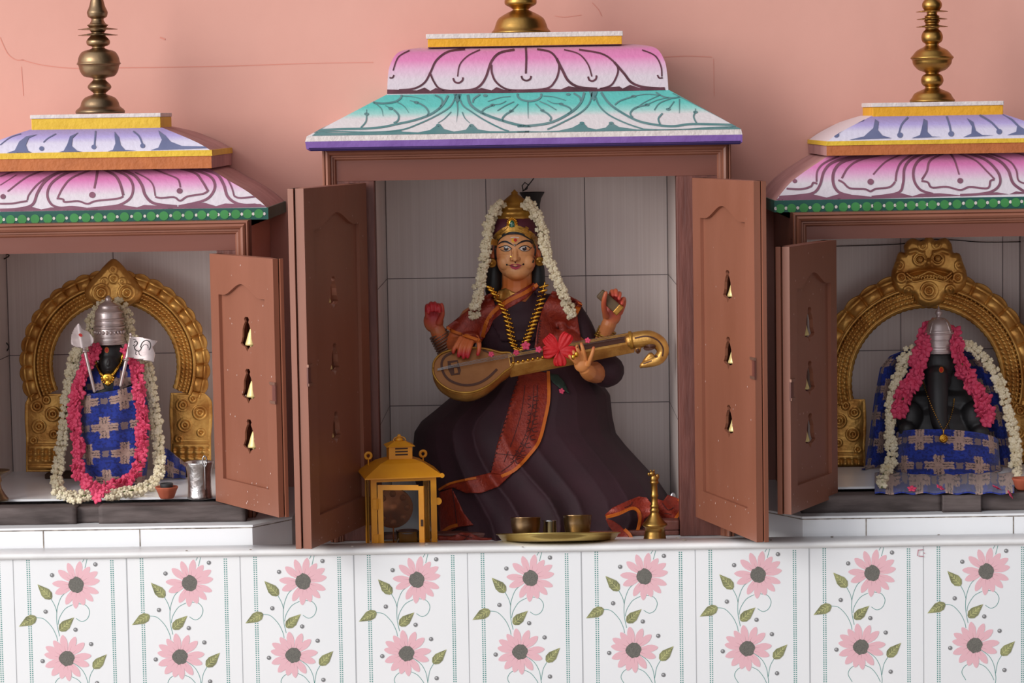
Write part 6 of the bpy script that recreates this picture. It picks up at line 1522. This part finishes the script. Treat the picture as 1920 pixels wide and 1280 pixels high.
mb.add(vs, [(3, 2, 1, 0), (0, 1, 5, 4), (1, 2, 6, 5), (2, 3, 7, 6), (3, 0, 4, 7), (4, 5, 9, 8), (5, 6, 10, 9), (6, 7, 11, 10), (7, 4, 8, 11), (8, 9, 13, 12), (9, 10, 14, 13), (10, 11, 15, 14), (11, 8, 12, 15), (12, 13, 14, 15)])
roof_ = mb.build('roof', 'yellow_lantern', lt_)
mb = MB(); mb.lathe([(.004, -.003), (.0045, 0), (.004, .003)], lp(rw - .003, -rd, HB + .001), 14, axis=LR @ Vector((0, 1, 0))); mb.build('rolled_corner', 'yellow_lantern', roof_)
mb = MB(); lbox(mb, -.0215, .0215, -.020, .020, HB + .0265, HB + .0500); vb = mb.build('vent_box', 'yellow_lantern', lt_, bevel=.0008)
for i in range(3):
    mb = MB(); z = HB + .034 + i * .0055; lbox(mb, -.010, .013, -.0206, -.0196, z, z + .0026); mb.build('vent_slot', 'rust', vb)
mb = MB(); vs = [lp(x, y, HB + .0500) for x, y in ((-.0265, -.025), (.0265, -.025), (.0265, .025), (-.0265, .025))] + [lp(x, y, HB + .0585) for x, y in ((-.010, -.010), (.010, -.010), (.010, .010), (-.010, .010))]
mb.add(vs, [(3, 2, 1, 0), (0, 1, 5, 4), (1, 2, 6, 5), (2, 3, 7, 6), (3, 0, 4, 7), (4, 5, 6, 7)]); mb.build('vent_cap', 'yellow_lantern', lt_)
mb = MB(); mb.lathe([(.007, 0), (.0085, .002), (.006, .005), (.0028, .007), (.0035, .010), (.0022, .012), (.0003, .0125)], lp(0, 0, HB + .0580), 20); mb.build('top_knob', 'yellow_lantern', lt_)
mb = MB(); mb.tube([lp(.011 * math.cos(a), -.006 + .002 * math.sin(a), HB + .0605 + .006 * math.sin(a)) for a in [2 * math.pi * i / 24 for i in range(25)]], .0009, 6, caps=False); mb.build('carry_ring', 'yellow_lantern', lt_)
for x in (-.054, .047):
    mb = MB(); arc = [(lp(x + .0055 * math.cos(a), .03, HB + .029 + .0055 * math.sin(a))) for a in [math.radians(d) for d in range(-60, 241, 20)]]
    mb.tube(arc, .0026, 8, flat=.4); mb.tube([lp(x, .03, HB + .010), lp(x, .03, HB + .024)], .0014, 6); mb.build('side_hook', 'yellow_lantern', lt_)
mb = MB(); mb.lathe([(.0065, 0), (.0068, .001), (.0065, .002)], lp(hw + .003, -hd2 + .002, .092), 18, axis=LR @ Vector((0, 1, 0))); mb.build('latch_tab', 'yellow_lantern', lt_)
# its little glazed door, ajar
dh = Vector((-hw + pw + .0015, -hd2 - .001, 0)); da = -.30; DW = .0840
dpt = lambda s, z, t: LB + LR @ (dh + Vector((math.cos(da) * s - math.sin(da) * t * -0 + math.sin(da) * -0, math.sin(da) * s, 0)) + Vector((-math.sin(da) * t, math.cos(da) * t, z)))
dr = MB(); zt_, zb_ = .1265, .0075
for s0, s1, z0, z1 in ((0, .0095, zb_, zt_), (DW - .0095, DW, zb_, zt_ - .002), (.0095, DW - .0095, zt_ - .0095, zt_), (.0095, DW - .0095, zb_, zb_ + .008)):
    dr.hexa([dpt(s0, z0, 0), dpt(s1, z0, 0), dpt(s1, z0, .002), dpt(s0, z0, .002), dpt(s0, z1, 0), dpt(s1, z1, 0), dpt(s1, z1, .002), dpt(s0, z1, .002)])
s0, s1 = DW - .0095, DW; dr.hexa([dpt(s1 - .001, zb_, .002), dpt(s1, zb_, .002), dpt(s1, zb_, .009), dpt(s1 - .001, zb_, .009), dpt(s1 - .001, zt_ - .002, .002), dpt(s1, zt_ - .002, .002), dpt(s1, zt_ - .002, .009), dpt(s1 - .001, zt_ - .002, .009)])
ldo = dr.build('lantern_door', 'yellow_lantern', lt_)
mb = MB(); mb.hexa([dpt(.009, .015, .0005), dpt(DW - .009, .015, .0005), dpt(DW - .009, .015, .0013), dpt(.009, .015, .0013), dpt(.009, zt_ - .009, .0005), dpt(DW - .009, zt_ - .009, .0005), dpt(DW - .009, zt_ - .009, .0013), dpt(.009, zt_ - .009, .0013)]); mb.build('door_glass', 'glass', ldo)
mb = MB(); mb.hexa([dpt(DW - .006, .052, -.002), dpt(DW - .002, .052, -.002), dpt(DW - .002, .052, 0), dpt(DW - .006, .052, 0), dpt(DW - .006, .064, -.002), dpt(DW - .002, .064, -.002), dpt(DW - .002, .064, 0), dpt(DW - .006, .064, 0)]); mb.build('door_catch', 'rust', ldo)
for z in (.018, .083):
    mb = MB(); lbox(mb, -hw + .003, -hw + pw + .010, -hd2 - .0026, -hd2 - .0012, z, z + .018); mb.tube([lp(-hw + pw + .0005, -hd2 - .003, z), lp(-hw + pw + .0005, -hd2 - .003, z + .018)], .0014, 8); mb.build('door_hinge', 'yellow_lantern', lt_)
# pierced copper disc at the back and the oil cup inside
mat('copper', (150, 88, 50), .35, .9, bump=.2)
cdk = thing('copper_disc', 'embossed copper flower disc seen through the glass of the yellow lantern', 'ornament', tuple(lp(-.004, .035, .070)))
mb = MB(); ax_ = LR @ Vector((0, -1, 0)); c0 = lp(-.010, .035, .070)
mb.lathe([(.0005, -.0005), (.0360, -.0005), (.0372, .0006), (.0355, .0015), (.0200, .001), (.0185, .0022), (.0120, .0015), (.0105, .003), (.0005, .0034)], c0, 60, axis=ax_)
X_ = LR @ Vector((1, 0, 0))
for i in range(8):
    a = i * math.pi / 4; mb.ell(c0 + X_ * .0265 * math.cos(a) + Vector((0, 0, .0265 * math.sin(a))) + ax_ * .0015, (.0062, .0025, .0062), 12); mb.ell(c0 + X_ * .0265 * math.cos(a) + Vector((0, 0, .0265 * math.sin(a))) + ax_ * .004, (.0026, .0015, .0026), 8)
for i in range(40):
    a = i * math.pi / 20; mb.ell(c0 + X_ * .0362 * math.cos(a) + Vector((0, 0, .0362 * math.sin(a))) + ax_ * .001, (.0013,) * 3, 6)
mb.build('embossed_plate', 'copper', cdk)
mb = MB(); mb.tube([c0 + Vector((0, .003, -.03)), c0 + Vector((0, .003, -.0635))], .0015, 6); mb.build('stand', 'copper', cdk)
oc = lathe_thing('oil_cup', 'clear glass oil cup standing inside the yellow lantern', 'cup', 765, 1012, Z_FLOOR + .0068, [(1, 1012), (20, 1012), (22, 1008), (22, 985), (23.5, 983), (21.5, 983), (20.5, 1004), (1, 1006)], 'glass', Y=.118)
# ---- hanging funnel lamp behind the crown
hl_ = thing('hanging_lamp', 'small dark hanging lamp behind the gold crown of the middle statue', 'hanging lamp', tuple(W(1000, 362, .60)))
k5 = mpp(.60); c = W(998, 392, .60)
mb = MB(); mb.lathe([(14 * k5, 0), (14.5 * k5, 8 * k5), (17 * k5, 20 * k5), (23 * k5, 30 * k5), (23.5 * k5, 32 * k5), (21 * k5, 31 * k5), (14 * k5, 20 * k5), (12 * k5, 2 * k5)], c, 30); mb.build('funnel', 'lamp_black', hl_)
mb = MB(); mb.tube([W(*p) for p in ((980, 358, .60), (988, 354, .60), (990, 346, .60), (984, 342, .60), (979, 348, .60), (981, 357, .60))], .0011, 6); mb.tube([W(*p) for p in ((984, 355, .60), (990, 348, .60), (998, 338, .60), (1002, 332, .60))], .0011, 6); mb.build('wire_hook', 'wire', hl_)
# ---- wires and hooks of the niches
def wire(label, pts, cat='hook', name='wire_hook', r=.0014):
    mb = MB(); mb.tube([W(*p) for p in smoothline(pts, 5)], r, 6); tag(mb.build(name, 'wire', None), label, cat)
wire('black wire hook at the left edge under the top rail of the left shrine', [(-8, 484, .590), (2, 486, .585), (10, 484, .580), (17, 479, .578), (12, 476, .578)])
wire('black wire hook at the left edge beside the middle of the golden arch', [(-6, 666, .590), (4, 664, .585), (14, 656, .580), (16, 648, .578), (10, 642, .578), (6, 650, .58)])
wire('thin black wire strung across the back of the right shrine above the arch', [(1545, 462, .594), (1620, 460, .594), (1690, 457, .594), (1740, 449, .594), (1790, 450, .594), (1850, 454, .594), (1960, 452, .594)], 'wire', 'strung_wire', .0009)

# ---- repeats of one kind share a group
GR = {'shrine_roof': 'painted roofs of the three shrines', 'shrine_cabinet': 'wooden shrine cabinets on the counter', 'brass_finial': 'brass finials on the shrine roofs', 'gold_arch': 'golden arches in the side shrines',
      'stone_idol': 'black stone idols in the side shrines', 'jasmine_garland': 'jasmine garlands on the idols', 'pink_garland': 'pink flower garlands on the idols', 'pink_blossom': 'loose pink flowers', 'bronze_bowl': 'bronze bowls on the brass tray',
      'wire_hook': 'wire hooks at the left edge', 'shrine_plinth': 'tiled plinths of the side shrines', 'gold_necklace': 'gold necklaces on the idols'}
for o in list(bpy.data.objects):
    if o.parent is None and o.get('label') and o.name.split('.')[0] in GR: o['group'] = GR[o.name.split('.')[0]]
